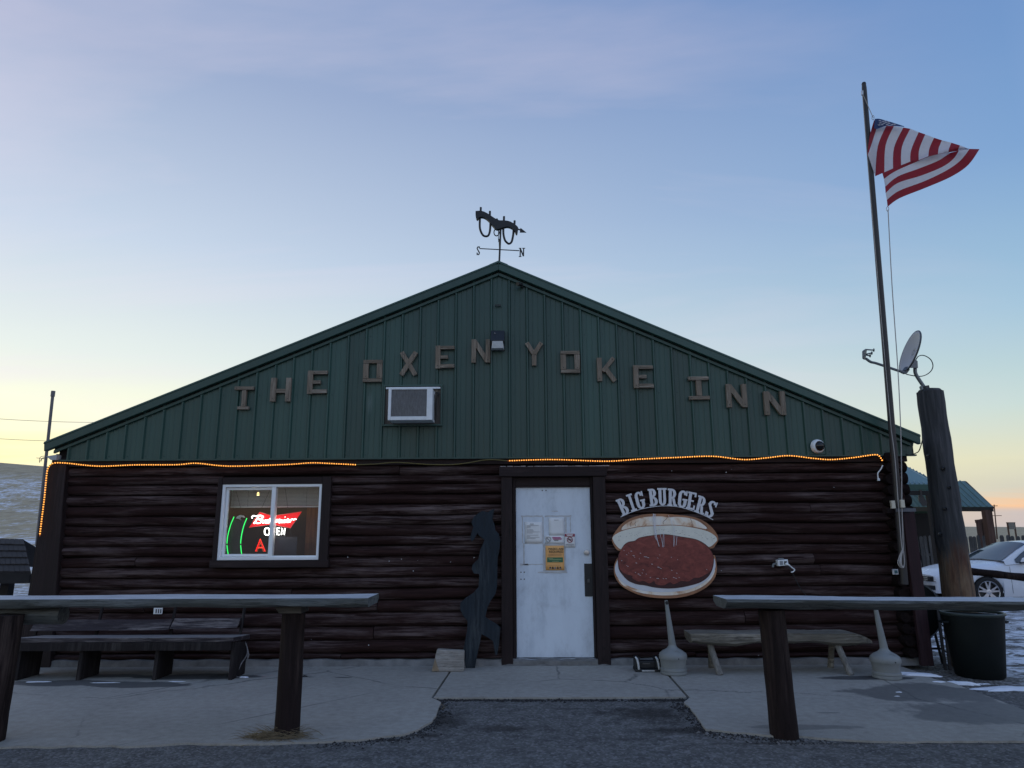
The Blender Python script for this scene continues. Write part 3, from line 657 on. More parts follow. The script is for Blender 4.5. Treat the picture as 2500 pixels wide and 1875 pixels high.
LET = [('T', 570, 617, 942, 1000, 'wooden letter T, first letter of the gable sign'), ('H', 659.5, 709.5, 922, 980, 'wooden letter H, only H on the gable sign'), ('E', 750, 798, 904, 961, 'wooden letter E, leftmost E, ending the word THE'),
       ('O', 886, 932.5, 877, 933, 'square wooden letter O just up left of the air conditioner'), ('X', 974, 1020, 859, 915, 'wooden letter X above the air conditioner'), ('E', 1063, 1109, 843, 899, 'wooden letter E between the X and the N of OXEN'),
       ('N', 1151, 1196.6, 828, 885, 'wooden letter N touching the black flood light'), ('Y', 1281, 1327, 836, 892, 'wooden letter Y right of the flood light'), ('O', 1369, 1416, 855, 911, 'square wooden letter O beside the Y of YOKE'),
       ('K', 1458, 1504, 873, 930, 'wooden letter K, only K on the gable sign'), ('E', 1547, 1595.5, 891, 947, 'wooden letter E, rightmost E, ending the word YOKE'), ('I', 1682, 1732, 918, 976, 'wooden letter I starting the word INN'),
       ('N', 1774.5, 1824, 937, 994, 'wooden letter N in the middle of the word INN'), ('N', 1866.5, 1918.6, 955, 1013, 'wooden letter N, last letter at the far right of the sign')]
LY = -.052
for ch, xa, xb, ya, yb, lab in LET:
    p0 = F(xa, (ya+yb)/2, LY-.04); p1 = F(xb, (ya+yb)/2, LY-.04); zt = F((xa+xb)/2, ya, LY-.04).z; zb = F((xa+xb)/2, yb, LY-.04).z
    x0, wd, ht = p0.x, p1.x-p0.x, zt-zb; L = thing('sign_letter', (x0, LY, zb), lab, 'letter', 'wooden letters of the gable sign')
    rt = (hsh(ch, xa)-.5)*.03
    for i, (a0, b0, a1, b1, wi) in enumerate(GL[ch]):
        A = Vector((x0+a0*wd, LY, zb+b0*ht)); B = Vector((x0+a1*wd, LY, zb+b1*ht)); A.z += rt*(a0-.5)*wd; B.z += rt*(a1-.5)*wd
        d = (B-A); thick = .036+.0022*i*(1 if i % 2 else -.6); per = Vector((-d.z, 0, d.x)).normalized()
        mb = MB(); mb.prism([A+per*wi*wd/2+Vector((0, .012, 0)), B+per*wi*wd/2+Vector((0, .012, 0)), B-per*wi*wd/2+Vector((0, .012, 0)), A-per*wi*wd/2+Vector((0, .012, 0))], (0, -thick-.012, 0))
        bo = mb.build('board', m_lwx if abs(d.x) > abs(d.z) else m_lwz, L, bevel=.003)
        if i < 2:
            mb = MB(); mb.lathe([(.006, 0), (.005, .003), (.001, .004)], A+d*.12+Vector((0, -thick, 0)), 8, (0, -1, 0)); mb.build('nail_head', m_blk, bo)

# air conditioner set through the gable
acx0, acx1, acz0, acz1 = F(948, 990, -.33).x, F(1056, 990, -.33).x, F(1000, 1026, -.33).z, F(1000, 947, -.33).z
ac = thing('air_conditioner', ((acx0+acx1)/2, -.05, acz0), 'white window air conditioner jutting from the green gable', 'air conditioner')
m_acw = plain('ac_enamel', (.76, .80, .82, 1), .4, .12, 8, .04); m_fin = plain('condenser_fins', (.10, .105, .11, 1), .6, .5, 30, .2, .2, (8, 1, 1))
ob = (F(940, 990, -.06).x, F(1076, 990, -.06).x, F(1000, 1036, -.06).z, F(1000, 944, -.06).z)
m_acwood = wood('ac_wood', (.10, .085, .07, 1), (.2, .18, .16, 1), 'z', .5)
mb = MB(); mb.box(ob[0], ob[1], -.062, -.03, ob[2], ob[3]); mb.build('backing_board', m_acwood, ac, bevel=.004)
mb = MB(); t_ = .022
for q in ((ob[0]-t_, ob[0], ob[2]-t_, ob[3]), (ob[1], ob[1]+t_, ob[2]-t_, ob[3]), (ob[0]-t_, ob[1]+t_, ob[3], ob[3]+t_), (ob[0], ob[1], ob[2]-t_, ob[2])):
    q_ = MB(); q_.box(q[0], q[1], -.085, -.03, q[2], q[3]); q_.build('surround', m_greent, ac, bevel=.002)
mb = MB(); mb.box(ob[0]+.01, ob[1]-.005, -.095, -.064, ob[3]-.035, ob[3]-.012); mb.build('top_rail', m_acw, ac, bevel=.002)
mb = MB(); mb.box(acx0+.004, acx1-.004, -.32, -.05, acz0+.004, acz1-.004); mb.build('casing', m_acw, ac, bevel=.006)
mb = MB()
for k in range(19):
    z = acz0+.04+k*(acz1-acz0-.08)/19
    for j in range(2): mb.box(acx1-.0035, acx1-.001, -.16+j*.06, -.115+j*.06, z, z+.008)
tag(mb.build('side_louvres', m_blk, ac), kind='stuff')
fx = [acx0, acx0+.035, acx1-.07, acx1]; fz = [acz0, acz0+.045, acz1-.022, acz1]
for q in ((fx[0], fx[1], fz[0], fz[3]), (fx[2], fx[3], fz[0], fz[3]), (fx[1], fx[2], fz[2], fz[3]), (fx[1], fx[2], fz[0], fz[1])):
    mb = MB(); mb.box(q[0], q[1], -.345, -.321, q[2], q[3]); mb.build('face_frame', m_acw, ac, bevel=.004)
mb = MB(); mb.box(fx[1], fx[2], -.328, -.3215, fz[1], fz[2]); mb.build('condenser', m_fin, ac)
mb = MB(); nz_ = 26
for k in range(nz_): z = fz[1]+(fz[2]-fz[1])*(k+.5)/nz_; mb.box(fx[1], fx[2], -.334+.002*(hsh(k)-.5), -.3285, z-.0025, z+.0025)
tag(mb.build('grille_wires', plain('grille_wire', (.24, .25, .265, 1), .5, .5, 15, .1, .3, (6, 1, 1)), ac), kind='stuff')
cp = F(1066, 965, -.07); mb = MB(); mb.tube(catmull([cp+Vector(q) for q in ((-.015, 0, .03), (.02, -.01, .03), (.03, -.012, 0), (.005, -.01, -.02), (0, -.01, -.25), (-.01, -.01, -.33))]), .006, 6); mb.build('cable', m_blk, ac, smooth=True)

# flood light (wall pack)
fc = F(1215, 830, -.05); fl = thing('flood_light', (fc.x, -.05, fc.z-.13), 'black wall flood light with pale lens beside the letter N', 'light')
x0, x1 = F(1198, 830, -.12).x, F(1232, 830, -.12).x; zt, zm, zb = F(1215, 804, -.12).z, F(1215, 832, -.16).z, F(1215, 850, -.16).z
mb = MB(); mb.prism([(x0, -.045, zt), (x0, -.10, zt-.01), (x0, -.19, zm), (x0, -.19, zm-.012), (x0, -.045, zb-.01)], (x1-x0, 0, 0)); mb.build('housing', m_blk, fl, bevel=.006)
mb = MB(); xi = .004; mb.hexa([(x0+xi+.01, -.17, zb-.002), (x1-xi-.01, -.17, zb-.002), (x1-xi, -.06, zb-.002), (x0+xi, -.06, zb-.002), (x0+xi+.018, -.197, zm-.013), (x1-xi-.018, -.197, zm-.013), (x1-xi, -.06, zm-.013), (x0+xi, -.06, zm-.013)]); mb.build('lens', plain('prismatic_lens', (.62, .66, .68, 1), .25, .1, 30, .1), fl, bevel=.004)
mb = MB(); mb.lathe([(.011, 0), (.008, .008), (.001, .012)], F(1208, 814, -.135), 12, (0, -1, .3)); mb.build('sensor', plain('sensor_grey', (.2, .2, .22, 1), .3), fl)

# cameras
dc = F(1992, 1090, -.05); cd = thing('dome_camera', (dc.x, -.05, dc.z), 'white dome security camera low on the right of the gable', 'camera')
mb = MB(); mb.box(dc.x-.10, dc.x+.11, -.052, -.03, dc.z-.10, dc.z+.075); mb.build('mount_plate', m_greent, cd, bevel=.002)
axd = Vector((.30, -1, -.05)).normalized()
mb = MB(); mb.lathe([(.082, 0), (.084, .03), (.078, .055), (.066, .064), (.060, .06)], dc+Vector((0, -.005, 0)), 28, axd); mb.build('ring', m_acw, cd, smooth=True)
mb = MB(); mb.lathe([(.061, .055), (.058, .075), (.048, .095), (.03, .108), (.012, .113), (.001, .114)], dc+Vector((0, -.005, 0)), 28, axd); mb.build('dome', plain('smoked_dome', (.006, .006, .007, 1), .08, .1, 4, 0), cd, smooth=True)
bc = F(1270, 697, -.06); cb = thing('bullet_camera', (bc.x, -.06, bc.z), 'small black bullet camera tucked under the gable peak', 'camera')
mb = MB(); mb.box(bc.x+.01, bc.x+.035, -.075, -.03, bc.z-.03, bc.z+.03); mb.build('bracket', m_blk, cb, bevel=.003)
mb = MB(); mb.tube([bc+Vector((.02, -.03, .0)), bc+Vector((-.035, -.09, -.01))], [.022, .026], 12); mb.build('barrel', m_blk, cb, smooth=True)
q = F(1216, 746, -.05); lb = thing('cable_bracket', (q.x, -.05, q.z), 'tiny dark bracket below the gable peak above the flood light', 'bracket')
for sx in (-.028, .0, .026): MB().box(q.x+sx-.009, q.x+sx+.009, -.07, -.048, q.z-.014, q.z+.014).build('clip', m_blk, lb, bevel=.003)

# rope lights
m_rope = plain('rope_tube', (.55, .33, .10, 1), .3, .1); m_bulb = emit('rope_bulb', (1, .40, .065, 1), 1.35); m_glow = emit('lit_rope_tube', (1, .22, .02, 1), .12, (.10, .035, .01, 1)); m_unlit = plain('unlit_rope', (.15, .12, .03, 1), .35, .2)
def rope(path, lit, name, label, tail=None):
    P = catmull([F(px, py, -.085 if px > 135 else -.10) for px, py in path], 10)
    root = thing(name, P[0], label, 'rope light')
    MB().tube(P, .0062, 7).build('tube', m_glow if lit else m_unlit, root, smooth=True)
    if lit:
        b = MB(); acc = 0
        for A, B in zip(P, P[1:]):
            d = (B-A).length; acc += d
            while acc >= .029: acc -= .029; b.lathe([(.001, -.011), (.008, -.007), (0.008, 0), (.0065, .005), (.001, .0075)], B-(B-A).normalized()*acc+Vector((0, -.003, 0)), 6, (0, -1, 0), False)
        tag(b.build('bulbs', m_bulb, root, smooth=True), kind='stuff')
    if tail:
        MB().tube(catmull([F(px, py, -.1) for px, py in tail], 6), .007, 6).build('plug_cord', m_vinyl, root, smooth=True)
        e = F(*tail[-1], -.1); MB().box(e.x-.012, e.x+.014, -.115, -.09, e.z-.03, e.z).build('plug', m_vinyl, root, bevel=.004)
rope([(97, 1309), (103, 1260), (108, 1220), (112, 1180), (115, 1152), (119, 1140), (130, 1131), (160, 1130.5), (240, 1138), (330, 1135), (430, 1134.5), (480, 1131), (560, 1138), (700, 1134), (760, 1130), (815, 1132), (868, 1134.5)], True, 'rope_light', 'glowing amber rope light left of the door, running down the corner')
rope([(869, 1134.5), (915, 1133), (968, 1129), (1050, 1134), (1120, 1133), (1190, 1122.5), (1238, 1125)], False, 'rope_light', 'unlit yellowish stretch of rope light between the two glowing ones')
rope([(1239, 1125), (1350, 1122), (1480, 1126), (1560, 1121), (1650, 1117), (1740, 1114), (1815, 1122), (1870, 1118), (1925, 1112.5), (1985, 1119), (2030, 1122), (2085, 1117), (2130, 1110.5), (2145, 1112), (2155, 1126)], True, 'rope_light', 'glowing amber rope light right of the door, ending at a plug', [(2155, 1136), (2150, 1146), (2143, 1156), (2144, 1168)])

# ---- neon and other things in the window
NY = .135
def NP(zx, zy, y=NY): return F(510+zx*.14467, 1150+zy*.14467, y)
m_nw = emit('neon_white', (1, .97, .92, 1), 5.5); m_nr = emit('neon_red_panel', (1, .003, .014, 1), .62, (.3, .0, .0, 1)); m_ng = emit('neon_green', (.03, 1, .16, 1), .95); m_led = emit('led_red', (1, .008, .008, 1), .75); m_led2 = emit('led_orange', (1, .12, .03, 1), 1.3)
m_glint = plain('sign_rim', (.5, .12, .1, 1), .3)
bs = thing('neon_beer_sign', NP(1075, 960), 'red bow tie neon beer sign with white script and OPEN', 'neon sign')
bt = [(860, 690), (1075, 757), (1565, 683), (1375, 965), (1060, 900), (675, 955)]
MB().prism([NP(*q) for q in bt], (0, .012, 0)).build('bow_tie', m_nr, bs)
e = [NP(q[0], q[1], NY-.006) for q in bt]; MB().tube(e, .004, 6, closed=True).build('rim', m_glint, bs)
scr = {  # handwritten strokes, zoom pixels
 'B': [[(735, 800), (725, 780), (750, 760), (800, 765), (835, 770), (800, 830), (770, 885), (760, 880)], [(800, 765), (870, 755), (915, 775), (890, 805), (835, 820), (885, 830), (885, 865), (840, 885), (790, 880), (770, 865)]],
 'u': [[(910, 825), (900, 865), (915, 880), (940, 865), (955, 825), (945, 870), (960, 880), (975, 870)]],
 'd': [[(1020, 830), (985, 830), (975, 865), (995, 880), (1020, 860), (1045, 775), (1022, 865), (1040, 878)]],
 'w': [[(1065, 825), (1062, 865), (1080, 878), (1100, 850), (1108, 825), (1102, 865), (1120, 876), (1145, 850), (1150, 822), (1165, 830)]],
 'e': [[(1170, 858), (1205, 838), (1195, 820), (1172, 835), (1172, 868), (1195, 876), (1218, 862)]],
 'i': [[(1232, 825), (1222, 868), (1235, 874), (1250, 862)], [(1284, 778), (1287, 782)]],
 's': [[(1250, 862), (1280, 822), (1272, 838), (1290, 858), (1275, 874), (1252, 868)]],
 'e2': [[(1305, 856), (1345, 834), (1335, 816), (1310, 832), (1308, 862), (1330, 872), (1358, 856)]],
 'r': [[(1385, 818), (1370, 868), (1382, 838), (1410, 815), (1430, 830), (1450, 815), (1475, 820)]]}
for k, ss in scr.items():
    mb = MB()
    for st in ss: mb.tube(catmull([NP(a_, b_-5, NY-.02) for a_, b_ in st], 4), .0048 if k != 'B' else .006, 7)
    o = mb.build('script_letter', m_nw, bs, smooth=True)
for st in ([(965, 965), (945, 990), (942, 1045), (965, 1075), (1000, 1075), (1022, 1045), (1020, 990), (1000, 965), (965, 965)], [(1052, 1075), (1055, 965), (1095, 965), (1108, 990), (1095, 1018), (1058, 1020)], [(1195, 965), (1150, 965), (1148, 1072), (1192, 1072)], [(1150, 1018), (1190, 1018)], [(1225, 1075), (1228, 965), (1275, 1072), (1280, 965)]):
    MB().tube([NP(a_, b_, NY-.015) for a_, b_ in (catmull([(q[0], q[1], 0) for q in st], 4) if len(st) > 6 else [(q[0], q[1], 0) for q in st]) for a_, b_ in ((a_, b_),)] if False else [NP(q[0], q[1], NY-.015) for q in (catmull([(s_[0], s_[1], 0) for s_ in st], 4) if len(st) > 6 else [Vector((s_[0], s_[1], 0)) for s_ in st])], .0065, 7).build('open_letter', m_nw, bs, smooth=True)
MB().beam(NP(1090, 1104, NY), NP(1300, 1104, NY), .008, .01).build('bottom_bar', m_blk, bs)
for a_, b_ in (((460, 340), (540, 640)), ((1030, 320), (860, 690)), ((1285, 285), (1345, 720)), ((835, 960), (790, 1105)), ((1375, 965), (1395, 1110))):
    MB().tube([NP(*a_, NY+.01), NP(*b_, NY+.008)], .0022, 5).build('hanger', m_blk, bs)
gs = thing('neon_bottle_sign', NP(450, 1400), 'green neon bottle outline with white cap at left of window', 'neon sign')
for st in ([(425, 770), (370, 900), (325, 1060), (308, 1170), (305, 1225)], [(305, 1252), (312, 1330), (325, 1402)], [(640, 795), (590, 920), (555, 1060), (540, 1160), (536, 1225)], [(536, 1252), (543, 1330), (552, 1402)]):
    MB().tube(catmull([NP(a_, b_, NY) for a_, b_ in st], 5), .0055, 7).build('neon_tube', m_ng, gs, smooth=True)
mb = MB(); mb.prism([NP(*q, NY+.01) for q in ((455, 800), (480, 760), (530, 742), (585, 755), (605, 785), (580, 785), (545, 770), (520, 800), (540, 830), (500, 805))], (0, .02, 0)); mb.build('cap', plain('cap_white', (.75, .74, .7, 1), .5, .4, 30), gs)
MB().prism([NP(*q, NY+.03) for q in ((420, 820), (635, 840), (545, 1200), (548, 1400), (330, 1400), (320, 1180))], (0, .012, 0)).build('backing_panel', plain('sign_backing', (.02, .026, .028, 1), .4), gs)
la = thing('led_letter_sign', NP(860, 1370), 'red LED letter A glowing at the bottom of the window', 'neon sign')
for st in ([(790, 1355), (868, 1150), (945, 1355)], [(825, 1290), (915, 1290)]):
    MB().tube([NP(a_, b_, NY-.01) for a_, b_ in st], .016, 6, squash=.4).build('stroke', m_led, la)
mb = MB()
for a_, b_ in (((785, 1350), (865, 1150)), ((815, 1352), (872, 1200)), ((872, 1150), (955, 1352)), ((866, 1200), (918, 1352)), ((835, 1296), (905, 1296))):
    for k in range(8): mb.lathe([(.0035, 0), (.003, .003), (.0005, .004)], NP(a_[0]+(b_[0]-a_[0])*k/7, a_[1]+(b_[1]-a_[1])*k/7, NY-.02), 6, (0, -1, 0))
tag(mb.build('led_dots', m_led2, la), kind='stuff')
# blind with slats, pulled half up
bl = thing('window_blind', (WX0+.1, .19, WZ1-.05), 'pale horizontal blind pulled half up behind the window', 'blind')
zt_, zb_ = NP(1000, 250, .19).z, NP(1000, 600, .19).z; m_bl = plain('blind_slat', (.72, .70, .66, 1), .5, .06); mb = MB(); n = 15
for k in range(n):
    z = zb_+.02+(zt_-zb_-.03)*k/(n-1); mb.hexa([(WX0+.03, .18, z-.006), (WX1-.03, .18, z-.006), (WX1-.03, .2, z+.006), (WX0+.03, .2, z+.006), (WX0+.03, .18, z-.0045), (WX1-.03, .18, z-.0045), (WX1-.03, .2, z+.0075), (WX0+.03, .2, z+.0075)])
tag(mb.build('slats', m_bl, bl), kind='stuff')
MB().box(WX0+.03, WX1-.03, .178, .202, zb_-.012, zb_+.008).build('bottom_rail', m_bl, bl, bevel=.003); MB().box(WX0+.03, WX1-.03, .17, .21, zt_, zt_+.03).build('head_rail', m_bl, bl, bevel=.003)
for xk in (.2, .5, .8): xq = WX0+(WX1-WX0)*xk; MB().tube([(xq, .176, zb_), (xq, .176, zt_)], .0012, 4).build('ladder_cord', m_blk, bl)
q0, q1 = NP(1490, 1110, .3), NP(1100, 1400, .3)
pl_ = thing('dark_poster', (q1.x, .3, q1.z), 'dark blue poster panel standing inside the window lower right', 'poster'); MB().box(q1.x, q0.x, .3, .31, q1.z-.05, q0.z).build('panel', plain('poster_blue', (.012, .022, .04, 1), .4, .4, 4), pl_, bevel=.003)
lb_ = thing('ceiling_lamp', F(630, 1207, 2.0), 'small yellow lamp glowing deep inside the room behind the blind', 'lamp'); qq = F(630, 1207, 2.0); MB().lathe([(.001, -.022), (.018, -.015), (.022, 0), (.015, .02), (.008, .035)], qq, 10).build('bulb', emit('lamp_yellow', (1, .70, .28, 1), 5), lb_); _pl = bpy.data.lights.new('lamp_light', 'POINT'); _pl.energy = 3.5; _pl.color = (1, .82, .6); _pl.shadow_soft_size = .06; _po = bpy.data.objects.new('lamp_light', _pl); col.objects.link(_po); _po.parent = lb_; _po.location = (0, -.1, -.12); MB().tube([qq+Vector((0, 0, .035)), (qq.x, qq.y, 2.6)], .006, 6).build('stem', m_blk, lb_)

# ---- notices on the door
PY_ = DY-.0035
def sheet(name, px0, px1, py0, py1, mat, label, cat='notice', y=PY_, rot=0.0):
    a_, b_ = F(px0, (py0+py1)/2, y), F(px1, (py0+py1)/2, y); zt, zb = F((px0+px1)/2, py0, y).z, F((px0+px1)/2, py1, y).z
    root = thing(name, ((a_.x+b_.x)/2, y, zb), label, cat); w = b_.x-a_.x; h = zt-zb; n = 5; mb = MB()
    mb.grid([[(a_.x+w*i/n+rot*h*j/n, y-.0015-.0018*math.sin(i*1.3+j*2.1+px0)*(1 if 0 < i < n else .4), zt-h*j/n) for i in range(n+1)] for j in range(n+1)])
    mb.build('paper', mat, root, smooth=True, solid=.0008); return root, a_.x, b_.x, zb, zt
m_paper = plain('white_paper', (.80, .81, .80, 1), .75, .04); m_ink = plain('grey_ink', (.22, .23, .25, 1), .8, .2); m_dink = plain('dark_ink', (.03, .03, .035, 1), .8, .2); m_redp = plain('red_print', (.28, .02, .05, 1), .6, .1); m_orng = plain('orange_paper', (.86, .46, .16, 1), .7, .05); m_grnp = plain('green_print', (.06, .17, .08, 1), .7, .2)
m_tape = plain('old_tape', (.50, .52, .53, 1), .35, .25, 12); m_ghost = plain('tape_ghost', (.52, .53, .54, 1), .55, .2, 20)
def bars(root, x0, x1, z0, z1, rows, y=PY_-.006, name='print', mat=None):
    for (u0, u1, v, h_, m_) in rows:
        w = x1-x0; H_ = z1-z0; MB().box(x0+u0*w, x0+u1*w, y, y+.0012, z1-(v+h_)*H_, z1-v*H_).build(name, m_, root)
r_, x0, x1, z0, z1 = sheet('paper_notice', 1281, 1324, 1274, 1327, m_paper, 'white printed paper notice taped at upper left of the door')
bars(r_, x0, x1, z0, z1, [(.3, .52, .09, .02, m_dink)]+[(.12, .12+.7*hsh(k, 'ln')+.1, .16+.05*k, .012, m_ink) for k in range(13) if k not in (3, 8)])
r_, x0, x1, z0, z1 = sheet('blank_paper', 1340, 1377, 1264, 1308, m_paper, 'faded blank paper taped on the door above the orange poster')
bars(r_, x0, x1, z0, z1, [(.35, .65, .12, .02, m_ink)])
r_, x0, x1, z0, z1 = sheet('rule_sticker', 1331, 1377, 1307.5, 1326, m_paper, 'wide white sticker with grey ban circle and pink lettering', y=PY_-.004)
c_ = Vector((x0+.17*(x1-x0), PY_-.0105, (z0+z1)/2)); MB().tube([c_+Vector((math.cos(a_)*.03, 0, math.sin(a_)*.03)) for a_ in [6.283*k/24 for k in range(24)]], .0028, 5, closed=True).build('ban_circle', m_ink, r_); MB().tube([c_+Vector((-.02, 0, .021)), c_+Vector((.021, 0, -.021))], .0028, 5).build('ban_bar', m_ink, r_)
m_pink = plain('pink_print', (.45, .12, .25, 1), .7, .1); bars(r_, x0, x1, z0, z1, [(.38, .82, .2, .14, m_pink), (.42, .88, .38, .14, m_pink), (.48, .7, .56, .12, m_ink)], y=PY_-.011)
r_, x0, x1, z0, z1 = sheet('no_smoking_sign', 1378.5, 1404, 1302, 1336, m_paper, 'small white no smoking sign with red header', 'sign', y=PY_-.006)
bars(r_, x0, x1, z0, z1, [(.02, .98, .03, .2, m_redp)], y=PY_-.0125); bars(r_, x0, x1, z0, z1, [(.18, .82, .085, .06, m_paper), (.26, .74, .155, .03, m_paper)], y=PY_-.0138)
c_ = Vector(((x0+x1)/2, PY_-.013, z1-.46*(z1-z0))); MB().tube([c_+Vector((math.cos(a_)*.032, 0, math.sin(a_)*.032)) for a_ in [6.283*k/24 for k in range(24)]], .004, 5, closed=True).build('ban_circle', m_redp, r_); MB().tube([c_+Vector((-.022, 0, .022)), c_+Vector((.022, 0, -.022))], .004, 5).build('ban_bar', m_redp, r_)
MB().box(c_.x-.02, c_.x+.02, c_.y, c_.y+.002, c_.z-.006, c_.z+.004).build('cigarette', m_dink, r_); bars(r_, x0, x1, z0, z1, [(.12, .9, .76, .025, m_ink), (.1, .86, .82, .02, m_ink), (.3, .68, .9, .02, m_ink)], y=PY_-.0125)
MB().prism([F(px, py, PY_-.002) for px, py in ((1328, 1327), (1380, 1327), (1383, 1395), (1372, 1399), (1335, 1398), (1329, 1392))], (0, -.001, 0)).build('plastic_sleeve', m_tape, (sl_ := thing('plastic_sleeve', F(1355, 1399, PY_), 'wrinkled clear plastic sleeve round the orange poster', 'sleeve')))
r_, x0, x1, z0, z1 = sheet('mask_poster', 1332, 1377.5, 1332, 1392, m_orng, 'orange MASKS ARE REQUIRED poster with green band on the door', 'poster', y=PY_-.006)
bars(r_, x0, x1, z0, z1, [(.08, .93, .48, .2, m_grnp)], y=PY_-.0125)
m_yl = plain('pale_print', (.45, .5, .25, 1), .7, .1); m_tan = plain('tan_print', (.55, .32, .14, 1), .7, .1)
bars(r_, x0, x1, z0, z1, [(.16, .4, .51, .018, m_yl), (.2, .85, .56, .016, m_yl), (.35, .7, .63, .016, m_yl)], y=PY_-.0138)
bars(r_, x0, x1, z0, z1, [(.18, .85, .335, .018, m_tan), (.12, .9, .37, .018, m_tan), (.15, .85, .41, .016, m_tan), (.12, .78, .79, .012, m_tan)], y=PY_-.0125)
def text(s_, size, loc, mat, parent, name='lettering', ext=.0006, rotx=R(90), align='CENTER', rotz=0.0):
    cu = bpy.data.curves.new(name, 'FONT'); cu.body = s_; cu.size = size; cu.extrude = ext; cu.align_x = align; cu.align_y = 'CENTER'; cu.resolution_u = 3
    to = bpy.data.objects.new('tmp', cu); col.objects.link(to); dg = bpy.context.evaluated_depsgraph_get(); me = bpy.data.meshes.new_from_object(to.evaluated_get(dg)); bpy.data.objects.remove(to); bpy.data.curves.remove(cu)
    me.materials.clear(); me.materials.append(mat); o = bpy.data.objects.new(name, me); col.objects.link(o); o.parent = parent; o0 = Vector((0, 0, 0)); p = parent
    while p is not None: o0 = o0+p.location; p = p.parent
    o.location = Vector(loc)-o0; o.rotation_euler = (rotx, 0, rotz); return o
W_ = x1-x0; H_ = z1-z0
text('MASKS ARE', W_*.165, (x0+W_*.57, PY_-.013, z1-H_*.14), m_dink, r_); text('REQUIRED', W_*.165, (x0+W_*.57, PY_-.013, z1-H_*.255), m_dink, r_)
for k in range(5):
    xx = x0+W_*(.24+.135*k); zz = z1-H_*.91; MB().lathe([(.001, 0), (.009, .0002), (.009, .001), (.001, .0012)], (xx, PY_-.0118, zz+.006), 10, (0, -1, 0)).build('printed_face', m_dink if k % 3 != 2 else m_ink, r_); MB().box(xx-.01, xx+.01, PY_-.0122, PY_-.0115, zz-.012, zz-.002).build('printed_face', m_dink if k % 2 else m_ink, r_)
# ghosts of old tape on the door
gt = MB()
for q in ((1272, 1325, 1258.5, 1262), (1274, 1277.5, 1260, 1326), (1276, 1330, 1377, 1379), (1330, 1395, 1258.5, 1262), (1391, 1394, 1262, 1300), (1377.5, 1384, 1262, 1301), (1277, 1281, 1326, 1378), (1324, 1329, 1262, 1395), (1313, 1385, 1396, 1399), (1270, 1290, 1376, 1381), (1347, 1362, 1247, 1249)):
    a_, b_ = F(q[0], q[2], DY), F(q[1], q[3], DY); n = 7; dz = lambda k: .003*math.sin(k*2.3+q[0])
    if abs(b_.x-a_.x) > abs(a_.z-b_.z): gt.grid([[(a_.x+(b_.x-a_.x)*k/n, DY-.0012, a_.z+dz(k)) for k in range(n+1)], [(a_.x+(b_.x-a_.x)*k/n, DY-.0012, b_.z+dz(k+3)) for k in range(n+1)]])
    else: gt.grid([[(a_.x+dz(k), DY-.0018, a_.z+(b_.z-a_.z)*k/n) for k in range(n+1)], [(b_.x+dz(k+2), DY-.0018, a_.z+(b_.z-a_.z)*k/n) for k in range(n+1)]])
tag(gt.build('tape_residue', m_ghost), 'grey strips of old tape residue around the papers on the door', 'tape', kind='stuff')

# ---- burger sign and its lettering
def BZ(zx, zy, y): return F(1460+zx*.18681, 1170+zy*.18681, y)
m_crust = NT('bun_crust'); _v = m_crust.coords((1, 1, 1)); _n = m_crust.noise(_v, 5, 7, .65, .6)
m_crust.base(m_crust.ramp(_n, [(.28, (.30, .11, .05)), (.38, (.58, .35, .21)), (.48, (.80, .66, .50)), (.62, (.88, .83, .74))])); m_crust.rough(.55); m_crust = m_crust.m
m_crumb = plain('bun_crumb', (.76, .75, .65, 1), .6, .08, 14, .05)
m_pat = NT('patty'); _v = m_pat.coords((1, 1, 1.7)); _n = m_pat.noise(_v, 8, 9, .75, 1.2)
m_pat.base(m_pat.ramp(_n, [(.32, (.075, .013, .011)), (.46, (.175, .034, .026)), (.6, (.25, .055, .04)), (.75, (.31, .085, .06))])); m_pat.rough(.5); m_pat.bump(_n, .3, .006); m_pat = m_pat.m
m_bwhite = plain('sign_white', (.66, .67, .70, 1), .6, .08, 10, .05); m_bgrey = plain('steam_white', (.70, .71, .76, 1), .6, .05)
bg_ = thing('burger_sign', BZ(880, 1550, -.03), 'painted cut out hamburger sign on the log wall', 'sign')
def bp(name, pts, y, mat, th=.008, k=4):
    P = catmull([(a_, b_, 0) for a_, b_ in pts]+[(pts[0][0], pts[0][1], 0)], k)[:-1]
    return MB().prism([BZ(p.x, p.y, y) for p in P], (0, th, 0)).build(name, mat, bg_)
m_rimb = plain('bun_brown', (.36, .17, .085, 1), .6, .35, 6, .05)
bp('top_bun', [(180, 800), (195, 740), (260, 640), (340, 560), (450, 500), (620, 458), (830, 452), (1030, 465), (1240, 492), (1370, 540), (1480, 620), (1555, 720), (1572, 790), (1540, 850), (1470, 905), (1200, 800), (880, 760), (500, 850), (292, 935), (215, 880)], -.030, m_rimb)
bp('top_highlight', [(300, 668), (318, 625), (400, 560), (500, 520), (640, 492), (830, 485), (905, 500), (1030, 492), (1200, 510), (1330, 560), (1430, 650), (1250, 622), (1010, 596), (750, 602), (520, 618)], -.0325, m_crust, .004)
bp('bottom_highlight', [(250, 1290), (330, 1390), (480, 1462), (640, 1500), (850, 1518), (1050, 1508), (1240, 1462), (1400, 1380), (1500, 1270), (1525, 1180), (1420, 1300), (1120, 1440), (880, 1465), (520, 1430), (340, 1340)], -.0335, m_crust, .004)
bp('top_crumb', [(188, 775), (215, 730), (330, 672), (520, 628), (750, 612), (1010, 605), (1250, 635), (1430, 680), (1530, 740), (1556, 790), (1530, 830), (1455, 885), (1370, 840), (1280, 790), (1080, 755), (880, 725), (690, 735), (490, 800), (370, 850), (300, 915), (225, 850)], -.034, m_crumb, .004)
